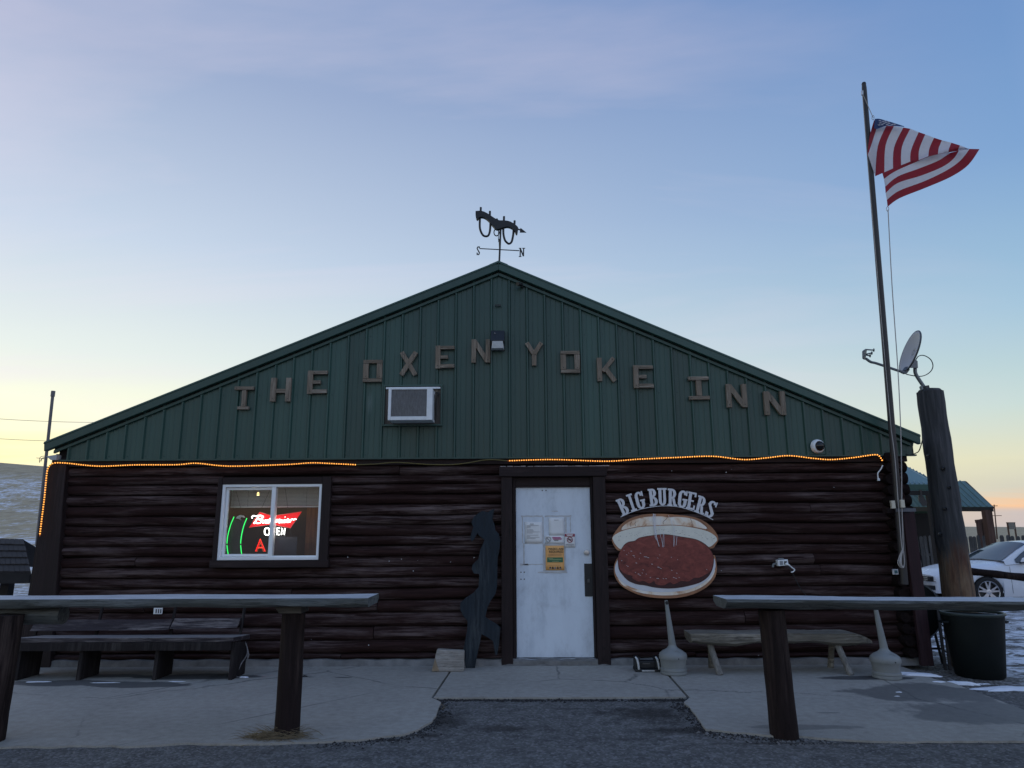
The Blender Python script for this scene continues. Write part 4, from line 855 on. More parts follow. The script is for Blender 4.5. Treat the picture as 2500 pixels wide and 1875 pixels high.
bp('bottom_bun', [(262, 1015), (215, 1110), (210, 1220), (245, 1320), (330, 1410), (480, 1490), (640, 1535), (830, 1555), (1050, 1548), (1250, 1500), (1420, 1410), (1520, 1300), (1552, 1190), (1545, 1080), (1508, 990), (1400, 1200), (900, 1300), (400, 1200)], -.031, m_rimb)
bp('bottom_crumb', [(262, 1040), (225, 1130), (225, 1215), (270, 1300), (370, 1380), (520, 1440), (700, 1470), (900, 1475), (1120, 1455), (1300, 1400), (1440, 1310), (1525, 1180), (1535, 1100), (1508, 1040), (1400, 1250), (900, 1350), (380, 1240)], -.0355, m_bwhite, .004)
bp('patty_edge', [(292, 935), (340, 860), (400, 818), (480, 803), (540, 764), (690, 734), (880, 718), (1080, 748), (1275, 783), (1398, 845), (1468, 918), (1512, 1010), (1510, 1112), (1482, 1210), (1430, 1285), (1338, 1348), (1205, 1390), (1050, 1420), (900, 1428), (740, 1415), (615, 1388), (505, 1372), (395, 1326), (322, 1252), (276, 1185), (260, 1090), (262, 1000)], -.039, plain('patty_dark', (.05, .012, .012, 1), .6, .4, 20, .2), .005)
bp('patty', [(300, 925), (345, 865), (400, 825), (480, 810), (540, 770), (690, 740), (880, 725), (1080, 755), (1270, 790), (1390, 850), (1460, 920), (1505, 1010), (1500, 1110), (1470, 1200), (1405, 1245), (1325, 1285), (1255, 1290), (1180, 1335), (1090, 1330), (990, 1372), (940, 1345), (860, 1385), (760, 1372), (735, 1330), (670, 1362), (600, 1330), (530, 1335), (455, 1300), (445, 1262), (350, 1235), (288, 1175), (268, 1090), (270, 1000)], -.041, m_pat, .006)
fk = MB(); rnd = random.Random(4)
for k in range(60):
    a_ = rnd.uniform(210, 1530); top_ = 640+((a_-880)/700)**2*120; b_ = rnd.uniform(top_+10, top_+75); c_ = BZ(a_, b_, -.0348); fk.box(c_.x-.006*rnd.random()-.002, c_.x+.006, c_.y, c_.y+.0008, c_.z-.001, c_.z+.0012)
tag(fk.build('crumb_flecks', m_dink, bg_), kind='stuff')
fk = MB()
for k, (a_, b_, w_) in enumerate([(435, 940, 22), (400, 965, 10), (375, 988, 12), (465, 1000, 26), (480, 1018, 10), (555, 968, 18), (620, 1015, 40), (655, 1025, 24), (340, 930, 8), (310, 1065, 14), (500, 1095, 20), (390, 1140, 14), (375, 1130, 8), (705, 1110, 24), (790, 1150, 30), (820, 1165, 20), (590, 1185, 14), (490, 1218, 10), (530, 1240, 22), (550, 1255, 18), (578, 1225, 10), (780, 1298, 30), (855, 1300, 16), (890, 1300, 18), (685, 1285, 14), (990, 1285, 22), (1020, 1295, 20), (1060, 1285, 10), (965, 1192, 14), (1030, 1228, 14), (960, 1020, 10), (1040, 1050, 8), (780, 1030, 10), (808, 990, 8), (1420, 1180, 10), (630, 1240, 8), (540, 1040, 9)]):
    c_ = BZ(a_, b_, -.0425); w = w_*.0009; fk.hexa([(c_.x-w/2, c_.y, c_.z+.0006), (c_.x+w/2, c_.y, c_.z-.004), (c_.x+w/2, c_.y+.001, c_.z-.004), (c_.x-w/2, c_.y+.001, c_.z+.0006), (c_.x-w/2, c_.y, c_.z+.005), (c_.x+w/2, c_.y, c_.z+.001), (c_.x+w/2, c_.y+.001, c_.z+.001), (c_.x-w/2, c_.y+.001, c_.z+.005)])
tag(fk.build('fat_highlights', m_bwhite, bg_), kind='stuff')
for k, (xa, xm, xb, yt, yb, r_) in enumerate([(720, 740, 800, 450, 880, .003), (735, 735, 790, 452, 850, .003), (750, 755, 770, 455, 800, .0025), (715, 720, 760, 480, 790, .0025), (728, 745, 745, 455, 760, .0025), (825, 805, 855, 500, 890, .0018), (855, 850, 840, 680, 890, .002), (860, 862, 862, 700, 880, .002), (920, 985, 990, 470, 870, .0018), (1000, 1005, 990, 620, 880, .0022), (1032, 1028, 1020, 740, 865, .0022)]):
    MB().tube(catmull([BZ(xa, yt, -.044), BZ(xm, (yt*.6+yb*.4), -.046), BZ((xm+xb)/2, yt*.25+yb*.75, -.047), BZ(xb, yb, -.046)], 5), r_, 5).build('steam_line', m_bgrey, bg_, smooth=True)
for pts in ([(860, 590), (850, 560), (900, 510), (905, 475)], [(430, 620), (420, 590), (440, 560)], [(490, 612), (483, 580), (490, 555)], [(1230, 630), (1225, 560), (1205, 510)], [(1410, 690), (1420, 620), (1340, 540)], [(310, 680), (305, 640), (330, 600)]):
    MB().tube(catmull([BZ(a_, b_, -.0305) for a_, b_ in pts], 4), .0035, 5).build('crust_crack', plain('crust_brown', (.16, .06, .03, 1), .6) if 'crust_brown' not in bpy.data.materials else bpy.data.materials['crust_brown'], bg_)
# slab serif letters: rectangles and arcs in a 1 x 1.9 box
def ring(cx, cz, rx, rz, wx, wz, a0, a1, n=10):
    o = [(cx+rx*math.cos(R(a0+(a1-a0)*k/n)), cz+rz*math.sin(R(a0+(a1-a0)*k/n))) for k in range(n+1)]
    i = [(cx+(rx-wx)*math.cos(R(a0+(a1-a0)*k/n)), cz+(rz-wz)*math.sin(R(a0+(a1-a0)*k/n))) for k in range(n+1)]
    return o+i[::-1]
rc = lambda x0, z0, x1, z1: [(x0, z0), (x1, z0), (x1, z1), (x0, z1)]
SL = {'B': [rc(.12, .2, .46, 1.7), rc(0, 0, .5, .2), rc(0, 1.7, .5, 1.9), ring(.46, 1.42, .46, .48, .34, .2, -90, 90), ring(.46, .5, .54, .5, .36, .2, -90, 90)],
      'I': [rc(.3, .2, .7, 1.7), rc(.05, 0, .95, .2), rc(.05, 1.7, .95, 1.9)],
      'G': [ring(.5, 1.35, .5, .55, .36, .22, 10, 180), ring(.5, .55, .5, .55, .36, .22, 180, 360), rc(0, .55, .36, 1.35), rc(.64, .55, 1, .9), rc(.5, .82, 1.08, 1.0), rc(.86, 1.35, 1.0, 1.9)],
      'U': [rc(.08, .5, .42, 1.7), rc(.62, .5, .92, 1.7), rc(-.04, 1.7, .5, 1.9), rc(.54, 1.7, 1.04, 1.9), ring(.5, .5, .42, .5, .33, .2, 180, 360)],
      'R': [rc(.12, .2, .46, 1.7), rc(-.02, 0, .56, .2), rc(-.02, 1.7, .5, 1.9), ring(.46, 1.35, .5, .55, .34, .2, -90, 90), [(.5, .85), (.8, .85), (.95, .2), (1.1, .2), (1.1, 0), (.72, 0), (.62, .3)]],
      'E': [rc(.12, .2, .46, 1.7), rc(-.02, 0, .98, .2), rc(-.02, 1.7, .98, 1.9), rc(.46, .86, .76, 1.04), rc(.78, 1.42, .98, 1.7), rc(.8, .2, .98, .5)],
      'S': [ring(.5, 1.38, .48, .52, .34, .2, 20, 180), ring(.5, .52, .48, .52, .34, .2, 180, 380), [(.02, 1.38), (.36, 1.38), (.98, .6), (.64, .5)], rc(.84, 1.35, .98, 1.9), rc(.02, 0, .16, .55)],
      'N': [rc(.1, .15, .32, 1.75), rc(.7, .15, .92, 1.75), [(.1, 1.75), (.36, 1.75), (.92, .15), (.66, .15)], rc(-.05, 0, .45, .15), rc(-.05, 1.75, .4, 1.9), rc(.55, 1.75, 1.1, 1.9)]}
def slab_letter(ch, c, w, h, rot, y, th, mat, parent, name='letter'):
    mb = MB(); ca, sa = math.cos(R(rot)), math.sin(R(rot))
    for k, pg in enumerate(SL[ch]):
        P = []
        for u, v in pg:
            a_, b_ = (u-.5)*w, (v/1.9-.5)*h; P.append((c.x+a_*ca-b_*sa, y-.0007*k, c.z+a_*sa+b_*ca))
        mb.prism(P, (0, th, 0))
    return mb.build(name, mat, parent)
lt_ = thing('wall_lettering', BZ(890, 520, -.03), 'white arched BIG BURGERS lettering above the hamburger sign', 'lettering')
for ch, a_, b_, ro in (('B', 325, 365, 22), ('I', 437, 310, 17), ('G', 548, 282, 13), ('B', 718, 242, 5), ('U', 840, 235, 0), ('R', 968, 243, -4), ('G', 1105, 266, -9), ('E', 1222, 288, -12), ('R', 1342, 340, -18), ('S', 1477, 398, -24)):
    slab_letter(ch, BZ(a_, b_-6, -.03), .104 if ch != 'I' else .08, .21, ro, -.03, .012, m_bwhite, lt_)
MB().tube(catmull([BZ(a_, b_, -.028) for a_, b_ in ((295, 495), (440, 430), (600, 382), (760, 355), (890, 349), (1040, 360), (1200, 402), (1360, 462), (1505, 530))], 5), .0045, 6).build('arc_line', m_bwhite, lt_, smooth=True)

# ---- plywood figure leaning on the wall
m_ply = wood('dark_plywood', (.0125, .021, .030, 1), (.055, .065, .07, 1), 'z', .7, .7, .7)
pts = [(390, 78), (375, 130), (368, 170), (385, 215), (395, 270), (425, 300), (438, 360), (430, 430), (415, 520), (412, 640), (410, 760), (395, 830), (350, 895), (325, 950), (305, 1030), (345, 1060), (400, 1090), (440, 1125), (432, 1200), (425, 1280), (410, 1365), (395, 1370), (385, 1310), (372, 1245), (330, 1215), (272, 1182), (258, 1260), (240, 1340), (215, 1480), (135, 1482), (105, 1340), (125, 1260), (145, 1150), (150, 1070), (110, 1020), (85, 970), (85, 910), (130, 865), (200, 820), (245, 770), (250, 700), (252, 655), (205, 650), (185, 610), (195, 570), (245, 520), (262, 440), (300, 355), (270, 330), (245, 310), (240, 290), (205, 350), (185, 370), (172, 335), (190, 270), (200, 240), (182, 200), (205, 150), (250, 115), (285, 98), (330, 110), (350, 95)]
cut = []
for a_, b_ in pts:
    px, py = 1100+a_*.27739, 1220+b_*.27739; y = -.03-.16*(b_/1482.0)**1.0; cut.append(F(px, py, y))
dz = min(p.z for p in cut)
mb = MB(); mb.prism([p-Vector((0, 0, dz-.004)) if False else p for p in cut], (0, .016, 0)); o = mb.build('plywood_silhouette', m_ply, bevel=.002)
tag(o, 'dark plywood silhouette of a leaning figure propped beside the door', 'silhouette')

# ---- block of firewood
m_fwood = wood('grey_firewood', (.30, .28, .25, 1), (.46, .44, .41, 1), 'x', .6, .8, .8, 2); m_fend = wood('cut_end', (.27, .21, .14, 1), (.36, .3, .22, 1), 'z', .5, .8, .5, 3)
a0 = G(1050, 1641); a1 = G(1133, 1639); zt = .235; y0 = a0.y
fb_ = thing('firewood_block', ((a0.x+a1.x)/2, y0, 0), 'split grey block of firewood on the slab by the silhouette', 'wood block')
mb = MB(); xa, xb = a0.x, a1.x
mb.cur = 0; mb.hexa([(xa+.015, y0, .0), (xb, y0+.02, .0), (xb-.01, y0+.23, .0), (xa, y0+.21, 0), (xa+.07, y0+.02, zt), (xb+.005, y0+.035, zt-.012), (xb-.01, y0+.2, zt-.03), (xa+.06, y0+.19, zt-.01)]); mb.build('split_log', m_fwood, fb_, bevel=.012)
mb = MB(); mb.prism([(xa+.019, y0-.0025, .012), (xa+.10, y0-.001, .012), (xa+.052, y0+.0085, zt-.09)], (0, .01, 0)); mb.build('cut_face', m_fend, fb_)

# ---- hitching rails: flat hewn beams on posts
m_beam = wood('grey_hewn_beam', (.105, .115, .11, 1), (.24, .25, .245, 1), 'x', .6, .85, 1.0, 1.6); m_beamtop = wood('skylit_top', (.46, .48, .50, 1), (.66, .68, .70, 1), 'x', .7, .7, .5, 1.6); m_post = wood('dark_post', (.020, .0125, .012, 1), (.10, .075, .065, 1), 'z', .6, .85, 1.0, 1, .2)  # beam tops get a paler wood: sky light from above put into the colour
def post(root, px, py, r, h, lean=0.0, name='post'):
    p = G(px, py, ASPH); P = [Vector((p.x+lean*t*h, p.y, ASPH-.03+(h+.03)*t)) for t in [k/8 for k in range(9)]]
    return p, MB().tube(P, [r*(1.06-.06*k/8+.012*math.sin(k*1.9)) for k in range(9)], 18, wob=.015).build(name, m_post, root, smooth=True)
pL = G(700, 1800, ASPH)
hl = thing('hitching_rail', pL, 'grey hewn hitching rail on dark posts in front of the left bench', 'hitching rail', 'hitching rails')
yR = pL.y; zTop = F(700, 1452, yR).z
ra = F(918, 1464, yR-.02); rb_ = Vector((-5.2, 0, 0))
rows = []; nn = 40; xA, xB = -5.4, F(898, 1470, yR-.21).x
ztop = F(500, 1462, yR-.21).z; zbot = F(500, 1484, yR-.21).z
def hewn(root, x0, x1, yc, zt, zb, wd, cutr=0.0, cutl=0.0, seed=0, tilt=0.0, round_=0.0):
    rnd = random.Random(seed); mb = MB(); rows = []; n = 46
    for k in range(n+1):
        t = k/n; x = x0+(x1-x0)*t; w = .006*math.sin(t*17+seed)+.004*math.sin(t*41); zz = tilt*(t-.5)
        prof_ = [(-wd/2+.004*math.sin(t*23), zt), (-wd/2-.004+w, zt-.02), (-wd/2+.012*round_*3+w*1.5, zb+.018+w), (-wd/2+.03+.05*round_, zb+.004*math.sin(t*31)), (wd/2-.05-.04*round_, zb), (wd/2-.01*round_, zb+.03), (wd/2+w, zt-.012), (wd/2-.006, zt+.003*math.sin(t*13))]
        e0 = cutl*(1-min(t*n, 1)); e1 = cutr*(1-min((1-t)*n, 1))
        rows.append([(x+(e1-e0)*(p_[0]/wd+.5) if True else x, yc+p_[0]+rnd.uniform(-.001, .001), p_[1]+zz+rnd.uniform(-.0012, .0012)) for p_ in prof_+[prof_[0]]])
    mb.grid(rows); m_ = len(rows[0])
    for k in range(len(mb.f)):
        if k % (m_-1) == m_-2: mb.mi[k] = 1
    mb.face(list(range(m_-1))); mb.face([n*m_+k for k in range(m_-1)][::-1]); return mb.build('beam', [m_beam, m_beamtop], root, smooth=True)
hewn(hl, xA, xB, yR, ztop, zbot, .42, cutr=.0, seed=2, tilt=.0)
post(hl, 700, 1800, .089, zbot-ASPH-.035)
ck = MB(); ck.hexa([(pL.x-.085, yR-.1, zbot-.055), (pL.x+.09, yR-.1, zbot-.055), (pL.x+.09, yR+.1, zbot-.055), (pL.x-.085, yR+.1, zbot-.055), (pL.x-.13, yR-.105, zbot+.004), (pL.x+.085, yR-.105, zbot+.004), (pL.x+.085, yR+.1, zbot+.004), (pL.x-.13, yR+.1, zbot+.004)]); ck.build('cap_block', wood('cap_wood', (.10, .09, .075, 1), (.22, .2, .17, 1), 'x', .6), hl, bevel=.005)
p2, _ = post(hl, -30, 1815, .10, zbot-ASPH-.05, .03); MB().tube([(p2.x-.5, yR, zbot-.07), (p2.x+.36, yR, zbot-.065)], [.07, .075], 14).build('cap_block', m_beam, hl, smooth=True)
pR = G(1916, 1799, ASPH)
hr = thing('hitching_rail', pR, 'grey half log hitching rail with one thick post near the log bench', 'hitching rail', 'hitching rails')
yR2 = pR.y; zt2, zb2 = F(1900, 1470, yR2-.19).z, F(1900, 1495, yR2-.19).z; zt2b = F(2450, 1479, yR2-.19).z
xl = F(1768, 1480, yR2-.12).x
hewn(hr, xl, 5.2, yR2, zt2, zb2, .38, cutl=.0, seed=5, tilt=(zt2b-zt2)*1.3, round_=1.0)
post(hr, 1916, 1799, .098, zb2-ASPH+.0, -.03)

# ---- plank bench with back
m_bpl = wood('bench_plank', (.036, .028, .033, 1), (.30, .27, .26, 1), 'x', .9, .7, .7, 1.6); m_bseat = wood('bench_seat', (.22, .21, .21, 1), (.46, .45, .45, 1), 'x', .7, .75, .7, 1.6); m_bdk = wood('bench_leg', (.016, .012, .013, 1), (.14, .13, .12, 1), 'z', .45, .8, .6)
yF = G(375, 1661).y; be = thing('plank_bench', (G(300, 1661).x, yF, 0), 'dark plank bench with backrest against the left log wall', 'bench')
xs0, xs1 = F(32, 1558, yF-.03).x, F(570, 1553, yF-.03).x; zs = F(300, 1557, yF-.03).z
_s = MB().hexa([(xs0, yF-.03, zs-.045), (xs1, yF-.03, zs-.045), (xs1+.02, yF+.40, zs-.072), (xs0+.05, yF+.40, zs-.072), (xs0, yF-.03, zs), (xs1, yF-.03, zs), (xs1+.02, yF+.40, zs-.027), (xs0+.05, yF+.40, zs-.027)]); _s.mi[1] = 1; _s.build('seat', [m_bpl, m_bseat], be, bevel=.004)  # top face paler than the sides, overhead light painted into the wood
MB().beam((xs0+.02, yF-.02, zs-.09), (xs1-.02, yF-.02, zs-.09), .03, .085).build('apron', m_bdk, be, bevel=.004)
yb = yF+.40; zb0, zb1 = F(300, 1540, yb).z, F(300, 1513, yb+.05).z; xm_ = F(415, 1525, yb).x; xb1_ = F(581, 1520, yb).x; xb0_ = F(76, 1530, yb).x
for a_, b_, dzz in ((xb0_, xm_-.006, 0), (xm_+.006, xb1_, .02)): MB().hexa([(a_, yb-.02, zb0+dzz), (b_, yb-.02, zb0+dzz+.008), (b_, yb+.015, zb0+dzz+.018), (a_, yb+.015, zb0+dzz+.01), (a_+.02, yb+.04, zb1+dzz*.6), (b_+.01, yb+.04, zb1+dzz*.6), (b_+.01, yb+.075, zb1+dzz*.6), (a_+.02, yb+.075, zb1+dzz*.6)]).build('back_plank', m_bpl, be, bevel=.004)
for px in (190, 375, 560, 40):
    g0 = G(px, 1661); MB().hexa([(g0.x-.02, yF, 0), (g0.x+.02, yF, 0), (g0.x+.02, yF+.36, 0), (g0.x-.02, yF+.36, 0), (g0.x-.02, yF+.02, zs-.055), (g0.x+.02, yF+.02, zs-.055), (g0.x+.02, yF+.38, zs-.1), (g0.x-.02, yF+.38, zs-.1)]).build('leg', m_bdk, be, bevel=.004)
for px in (92, 240, 420, 590):
    q = F(px, 1500, yb+.06); MB().hexa([(q.x-.03, yb+.01, zs-.3), (q.x, yb+.01, zs-.3), (q.x, yb+.05, zs-.3), (q.x-.03, yb+.05, zs-.3), (q.x, yb+.10, zb1+.17), (q.x+.03, yb+.1, zb1+.17), (q.x+.03, yb+.12, zb1+.17), (q.x, yb+.12, zb1+.17)]).build('back_support', m_bdk, be, bevel=.003)
q = F(374, 1494, -.13); pr = thing('paper_scrap', q, 'small white scrap stapled to the wall above the bench', 'paper'); MB().box(q.x-.052, q.x+.052, -.02, -.012, q.z-.035, q.z+.035).build('card', m_paper, pr); [MB().box(q.x+dx_-.006, q.x+dx_+.006, -.0225, -.0203, q.z-.025, q.z+.022).build('mark', m_dink, pr) for dx_ in (-.02, .008, .035)]
g0 = G(575, 1655); rp = thing('hanging_rope', (g0.x, g0.y, 0), 'frayed pale rope dangling at the right end of the bench', 'rope')
MB().tube(catmull([(g0.x+.0, g0.y+.2, .34), (g0.x+.03, g0.y+.2, .27), (g0.x+.035, g0.y+.18, .2), (g0.x+.01, g0.y+.1, .12), (g0.x, g0.y+.02, .02), (g0.x+.04, g0.y, .008)], 5), .006, 6).build('cord', m_bseat, rp); MB().tube([(g0.x+.03, g0.y+.2, .27), (g0.x+.05, g0.y+.19, .2), (g0.x+.047, g0.y+.18, .15)], [.006, .014, .004], 7).build('knot', m_bseat, rp)

# ---- half log bench
m_hl = wood('half_log_bench', (.17, .155, .125, 1), (.42, .39, .34, 1), 'x', .8, .8, 1.0, 1.5)
yH = G(1758, 1648).y+.02; lo = thing('half_log_bench', (G(1900, 1640).x, yH, 0), 'grey half log bench on four splayed legs right of the door', 'bench')
xa, xb = F(1684, 1545, yH-.0).x, F(2132, 1562, yH).x; zT, zB = F(1850, 1546, yH-.0).z, F(1850, 1573, yH).z
rows = []; n = 44
for k in range(n+1):
    t = k/n; x = xa+(xb-xa)*t; hgt = (zT-zB)*(1+.12*math.sin(t*9))*(1.1 if t > .03 else .95); zt_k = zT+.004*math.sin(t*15)-(.09*max(0, (t-.87)/.13)**1.6); wdt = .17*(1 if t < .9 else 1-.45*((t-.9)/.1)**2); zb_k = zT-hgt+.01*math.sin(t*21)-.0
    zb_k = min(zb_k, zt_k-.035); rr = []
    for j in range(9): an = math.pi*j/8; rr.append((x+.02*math.sin(an), yH+.13-wdt*math.cos(an)*1.0+random.uniform(-.003, .003), zt_k-(zt_k-zb_k)*(max(math.sin(an), 0)**.38)+random.uniform(-.003, .003)))
    rows.append(rr+[rr[0]])
mb = MB(); mb.grid(rows); mb.face(list(range(9))); mb.face([n*10+k for k in range(9)][::-1]); mb.build('log_seat', m_hl, lo, smooth=True)
m_hleg = wood('bench_stick', (.22, .21, .19, 1), (.36, .35, .33, 1), 'z', .6, .8, .8, 2)
for (px, py, dx_, fr) in ((1758, 1648, -.075, 1), (2078, 1648, -.085, 1), (1741, 1633, .0, 0), (2045, 1637, .03, 0)):
    g0 = G(px, py); yy = g0.y if fr else -.22
    MB().tube([(g0.x, yy, 0), (g0.x+dx_*.5, yy+(.06 if fr else -.02), zB*.55), (g0.x+dx_, yy+(.12 if fr else -.06), zB+.035)], [.036, .034, .036], 10, wob=.05).build('leg', m_hleg if fr else m_hl, lo, smooth=True)

# ---- smokers' posts
m_ash = plain('grey_plastic', (.23, .245, .24, 1), .55, .12, 6, .06)
def smoker(px, py, label, lean):
    b_ = G(px, py); root = thing('cigarette_receptacle', b_, label, 'ashtray', 'cigarette receptacles'); c = Vector((b_.x, b_.y, 0))
    S = 1.0
    MB().lathe([(.125, 0), (.142, .006), (.142, .03), (.135, .036), (.142, .042), (.14, .06), (.132, .066)], c, 32).build('base_ring', m_ash, root, smooth=True)
    MB().lathe([(.130, .066), (.130, .07), (.138, .13), (.144, .155)], c, 32).build('pail', m_ash, root, smooth=True)
    MB().lathe([(.149, .155), (.152, .162), (.151, .19), (.142, .215), (.108, .24), (.066, .262), (.044, .285), (.04, .30)], c, 32).build('dome', m_ash, root, smooth=True)
    top = Vector((lean, .01, .0)); n = 9
    MB().tube([c+Vector((lean*(k/n)**1.0, 0, .295+.47*k/n)) for k in range(n+1)], [.040-.022*k/n for k in range(n+1)], 16).build('neck', m_ash, root, smooth=True)
    MB().lathe([(.001, 0), (.02, .0005), (.019, .004), (.001, .005)], c+Vector((lean*.9, -.0185, .74)), 10, (0, -1, 0)).build('opening', m_blk, root)
    MB().tube([c+Vector((.02+.032*math.cos(a_), -.115-.0+.02*math.sin(a_)*.9+.0, .225+.028*math.sin(a_))) for a_ in [6.283*k/20 for k in range(20)]], .0025, 5, closed=True).build('badge_ring', m_ash, root)
    MB().lathe([(.007, 0), (.006, .004), (.001, .005)], c+Vector((.03, -.149, .175)), 8, (0, -1, 0)).build('screw', m_blk, root)
smoker(1645, 1645, 'grey plastic cigarette receptacle beside the boot brush under the burger', -.045); smoker(2166, 1655, 'grey plastic cigarette receptacle at the right end of the log bench', -.05)

# ---- boot brush
g0 = G(1583, 1641); bb = thing('boot_brush', (g0.x, g0.y, 0), 'black boot brush with two pale bristle strips on the slab', 'boot brush'); x = g0.x; y = g0.y
MB().box(x-.14, x+.14, y, y+.2, .0, .03).build('base_plate', m_blk, bb, bevel=.006); m_bri = plain('bristles', (.55, .56, .55, 1), .8, .3, 60, .5)
for s_, dx_ in ((-1, -.125), (1, .098)):
    MB().box(x+dx_-.012, x+dx_+.045, y+.02, y+.18, .03, .15).build('side_cheek', m_blk, bb, bevel=.01)
    MB().tube([(x+dx_+.022, y-.002, .03), (x+dx_+.016, y-.004, .09), (x+dx_+.006, y+.0, .135), (x+dx_-.008, y+.02, .155)], [.011, .012, .012, .009], 8).build('bristle_strip', m_bri, bb, smooth=True)
MB().box(x-.085, x+.09, y+.05, y+.16, .03, .105).build('brush_block', m_blk, bb, bevel=.008); MB().box(x-.05, x+.03, y+.044, y+.052, .075, .088).build('scraper', plain('scraper_steel', (.12, .12, .12, 1), .4, .2, 20, .05, .7), bb); MB().box(x-.07, x+.07, y-.006, y+.0, .008, .02).build('bristle_strip', m_bri, bb)

# ---- outlet box with a cord
q = F(1909, 1374, -.03); ou = thing('outlet_box', q, 'grey weatherproof outlet box with plug and cord on right wall', 'outlet')
MB().hexa([(q.x-.062, -.075, q.z-.036), (q.x+.06, -.075, q.z-.03), (q.x+.06, .0, q.z-.03), (q.x-.062, .0, q.z-.036), (q.x-.064, -.075, q.z+.034), (q.x+.058, -.075, q.z+.04), (q.x+.058, 0, q.z+.04), (q.x-.064, 0, q.z+.034)]).build('box', m_acw, ou, bevel=.004)
for dx_ in (-.022, .028): MB().box(q.x+dx_-.02, q.x+dx_+.018, -.0775, -.0755, q.z-.022, q.z+.022).build('receptacle', plain('socket_grey', (.25, .27, .29, 1), .5), ou, bevel=.003)
MB().box(q.x+.012, q.x+.04, -.08, -.0778, q.z-.012, q.z+.016).build('socket_hole', m_blk, ou)
MB().tube([(q.x+.03, -.078, q.z-.01), (q.x+.055, -.115, q.z-.025)], [.016, .011], 8).build('plug', m_vinyl, ou, smooth=True)
MB().tube(catmull([F(px, py, -.04) for px, py in ((1923, 1377), (1934, 1386), (1940, 1391), (1936, 1396), (1931, 1397))], 5), .007, 6).build('white_cord', m_vinyl, ou, smooth=True)
MB().tube(catmull([F(px, py, -.035) for px, py in ((1925, 1378), (1930, 1392), (1938, 1405), (1944, 1418), (1954, 1436), (1969, 1455), (1990, 1490))], 5), .005, 6).build('black_cord', m_blk, ou, smooth=True)
MB().tube(catmull([F(px, py, -.03) for px, py in ((1895, 1376), (1888, 1378), (1887, 1385))], 4), .012, 7).build('conduit_elbow', plain('conduit_grey', (.16, .18, .19, 1), .5), ou, smooth=True)
MB().box(q.x-.04, q.x+.02, -.05, -.02, q.z+.042, q.z+.055).build('cover_hinge', plain('conduit_grey2', (.16, .18, .19, 1), .5), ou)

# ---- weathervane on the ridge
def WZ(zx, zy, y=.0): return F(1120+zx*.12055, 480+zy*.12055, y)
m_iron = plain('black_iron', (.010, .011, .014, 1), .5, .3, 10, .1); VY = -.02
wv = thing('weathervane', WZ(818, 1305, VY), 'black ox yoke weathervane with S and N on the ridge', 'weathervane')
P = catmull([(a_, b_, 0) for a_, b_ in [(340, 290), (440, 285), (530, 310), (640, 375), (745, 445), (780, 435), (810, 475), (920, 480), (1020, 495), (1110, 540), (1195, 610), (1200, 660), (1185, 740), (1160, 745), (1130, 690), (1100, 650), (1040, 615), (980, 603), (915, 615), (830, 645), (770, 655), (720, 620), (650, 545), (600, 480), (530, 425), (460, 405), (410, 420), (380, 455), (355, 440), (340, 380), (340, 290)]], 3)[:-1]
MB().prism([WZ(p.x, p.y, VY-.03) for p in P], (0, .06, 0)).build('yoke', m_iron, wv)
for pts in ([(430, 420), (425, 600), (445, 700), (490, 780), (545, 805), (600, 785), (632, 690), (642, 520)], [(905, 600), (905, 760), (935, 880), (980, 935), (1020, 955), (1070, 915), (1100, 790), (1112, 650)]): MB().tube(catmull([WZ(a_, b_, VY) for a_, b_ in pts], 5), .0145, 8).build('bow', m_iron, wv, smooth=True)
for a_, b_, c_ in ((447, 218, 300), (632, 295, 380), (917, 402, 490), (1132, 487, 560)): MB().tube([WZ(a_, b_, VY), WZ(a_-3, c_, VY)], .0145, 8).build('bow_peg', m_iron, wv)
MB().tube([WZ(765+52*math.cos(a_), 725+70*math.sin(a_), VY) for a_ in [6.283*k/24 for k in range(24)]], .0075, 6, closed=True).build('ring', m_iron, wv, smooth=True)
MB().tube([WZ(1195, 655, VY), WZ(1245, 675, VY)], .01, 6).build('arrow_shaft', m_iron, wv); MB().prism([WZ(*q, VY-.004) for q in ((1250, 630), (1370, 726), (1235, 726))], (0, .008, 0)).build('arrow_head', m_iron, wv)
base_ = WZ(818, 1318, VY); topm = WZ(850, 630, VY); MB().tube([base_-Vector((0, 0, .05)), topm], .0125, 8).build('mast', m_iron, wv)
MB().tube([WZ(420, 1052, VY), WZ(1225, 1095, VY)], .0065, 6).build('cross_arm', m_iron, wv); cc = WZ(828, 1070, VY); MB().tube([cc+Vector((0, -.26, .03)), cc+Vector((-.005, .26, .02))], .0065, 6).build('cross_arm', m_iron, wv)
a_, b_ = WZ(360, 1095, VY), WZ(430, 1095, VY); slab_letter('S', (a_+b_)/2, b_.x-a_.x, WZ(395, 1005, VY).z-WZ(395, 1185, VY).z, 0, VY, .006, m_iron, wv, 'letter_s')
a_, b_ = WZ(1215, 1130, VY), WZ(1340, 1130, VY); slab_letter('N', (a_+b_)/2, (b_.x-a_.x)*.9, WZ(1280, 1040, VY).z-WZ(1280, 1222, VY).z, -1, VY, .006, m_iron, wv, 'letter_n')
for yy in (-.27, .27): # the two letters on the other arm stand edge on
    c_ = cc+Vector((-.008, yy, .055)); MB().box(c_.x-.003, c_.x+.003, c_.y-.045, c_.y-.03, c_.z-.05, c_.z+.06).box(c_.x-.0031, c_.x+.0031, c_.y+.03, c_.y+.045, c_.z-.05, c_.z+.06).beam(c_+Vector((0, -.035, .05)), c_+Vector((0, .035, -.04)), .0058, .016).build('edge_letter', m_iron, wv)

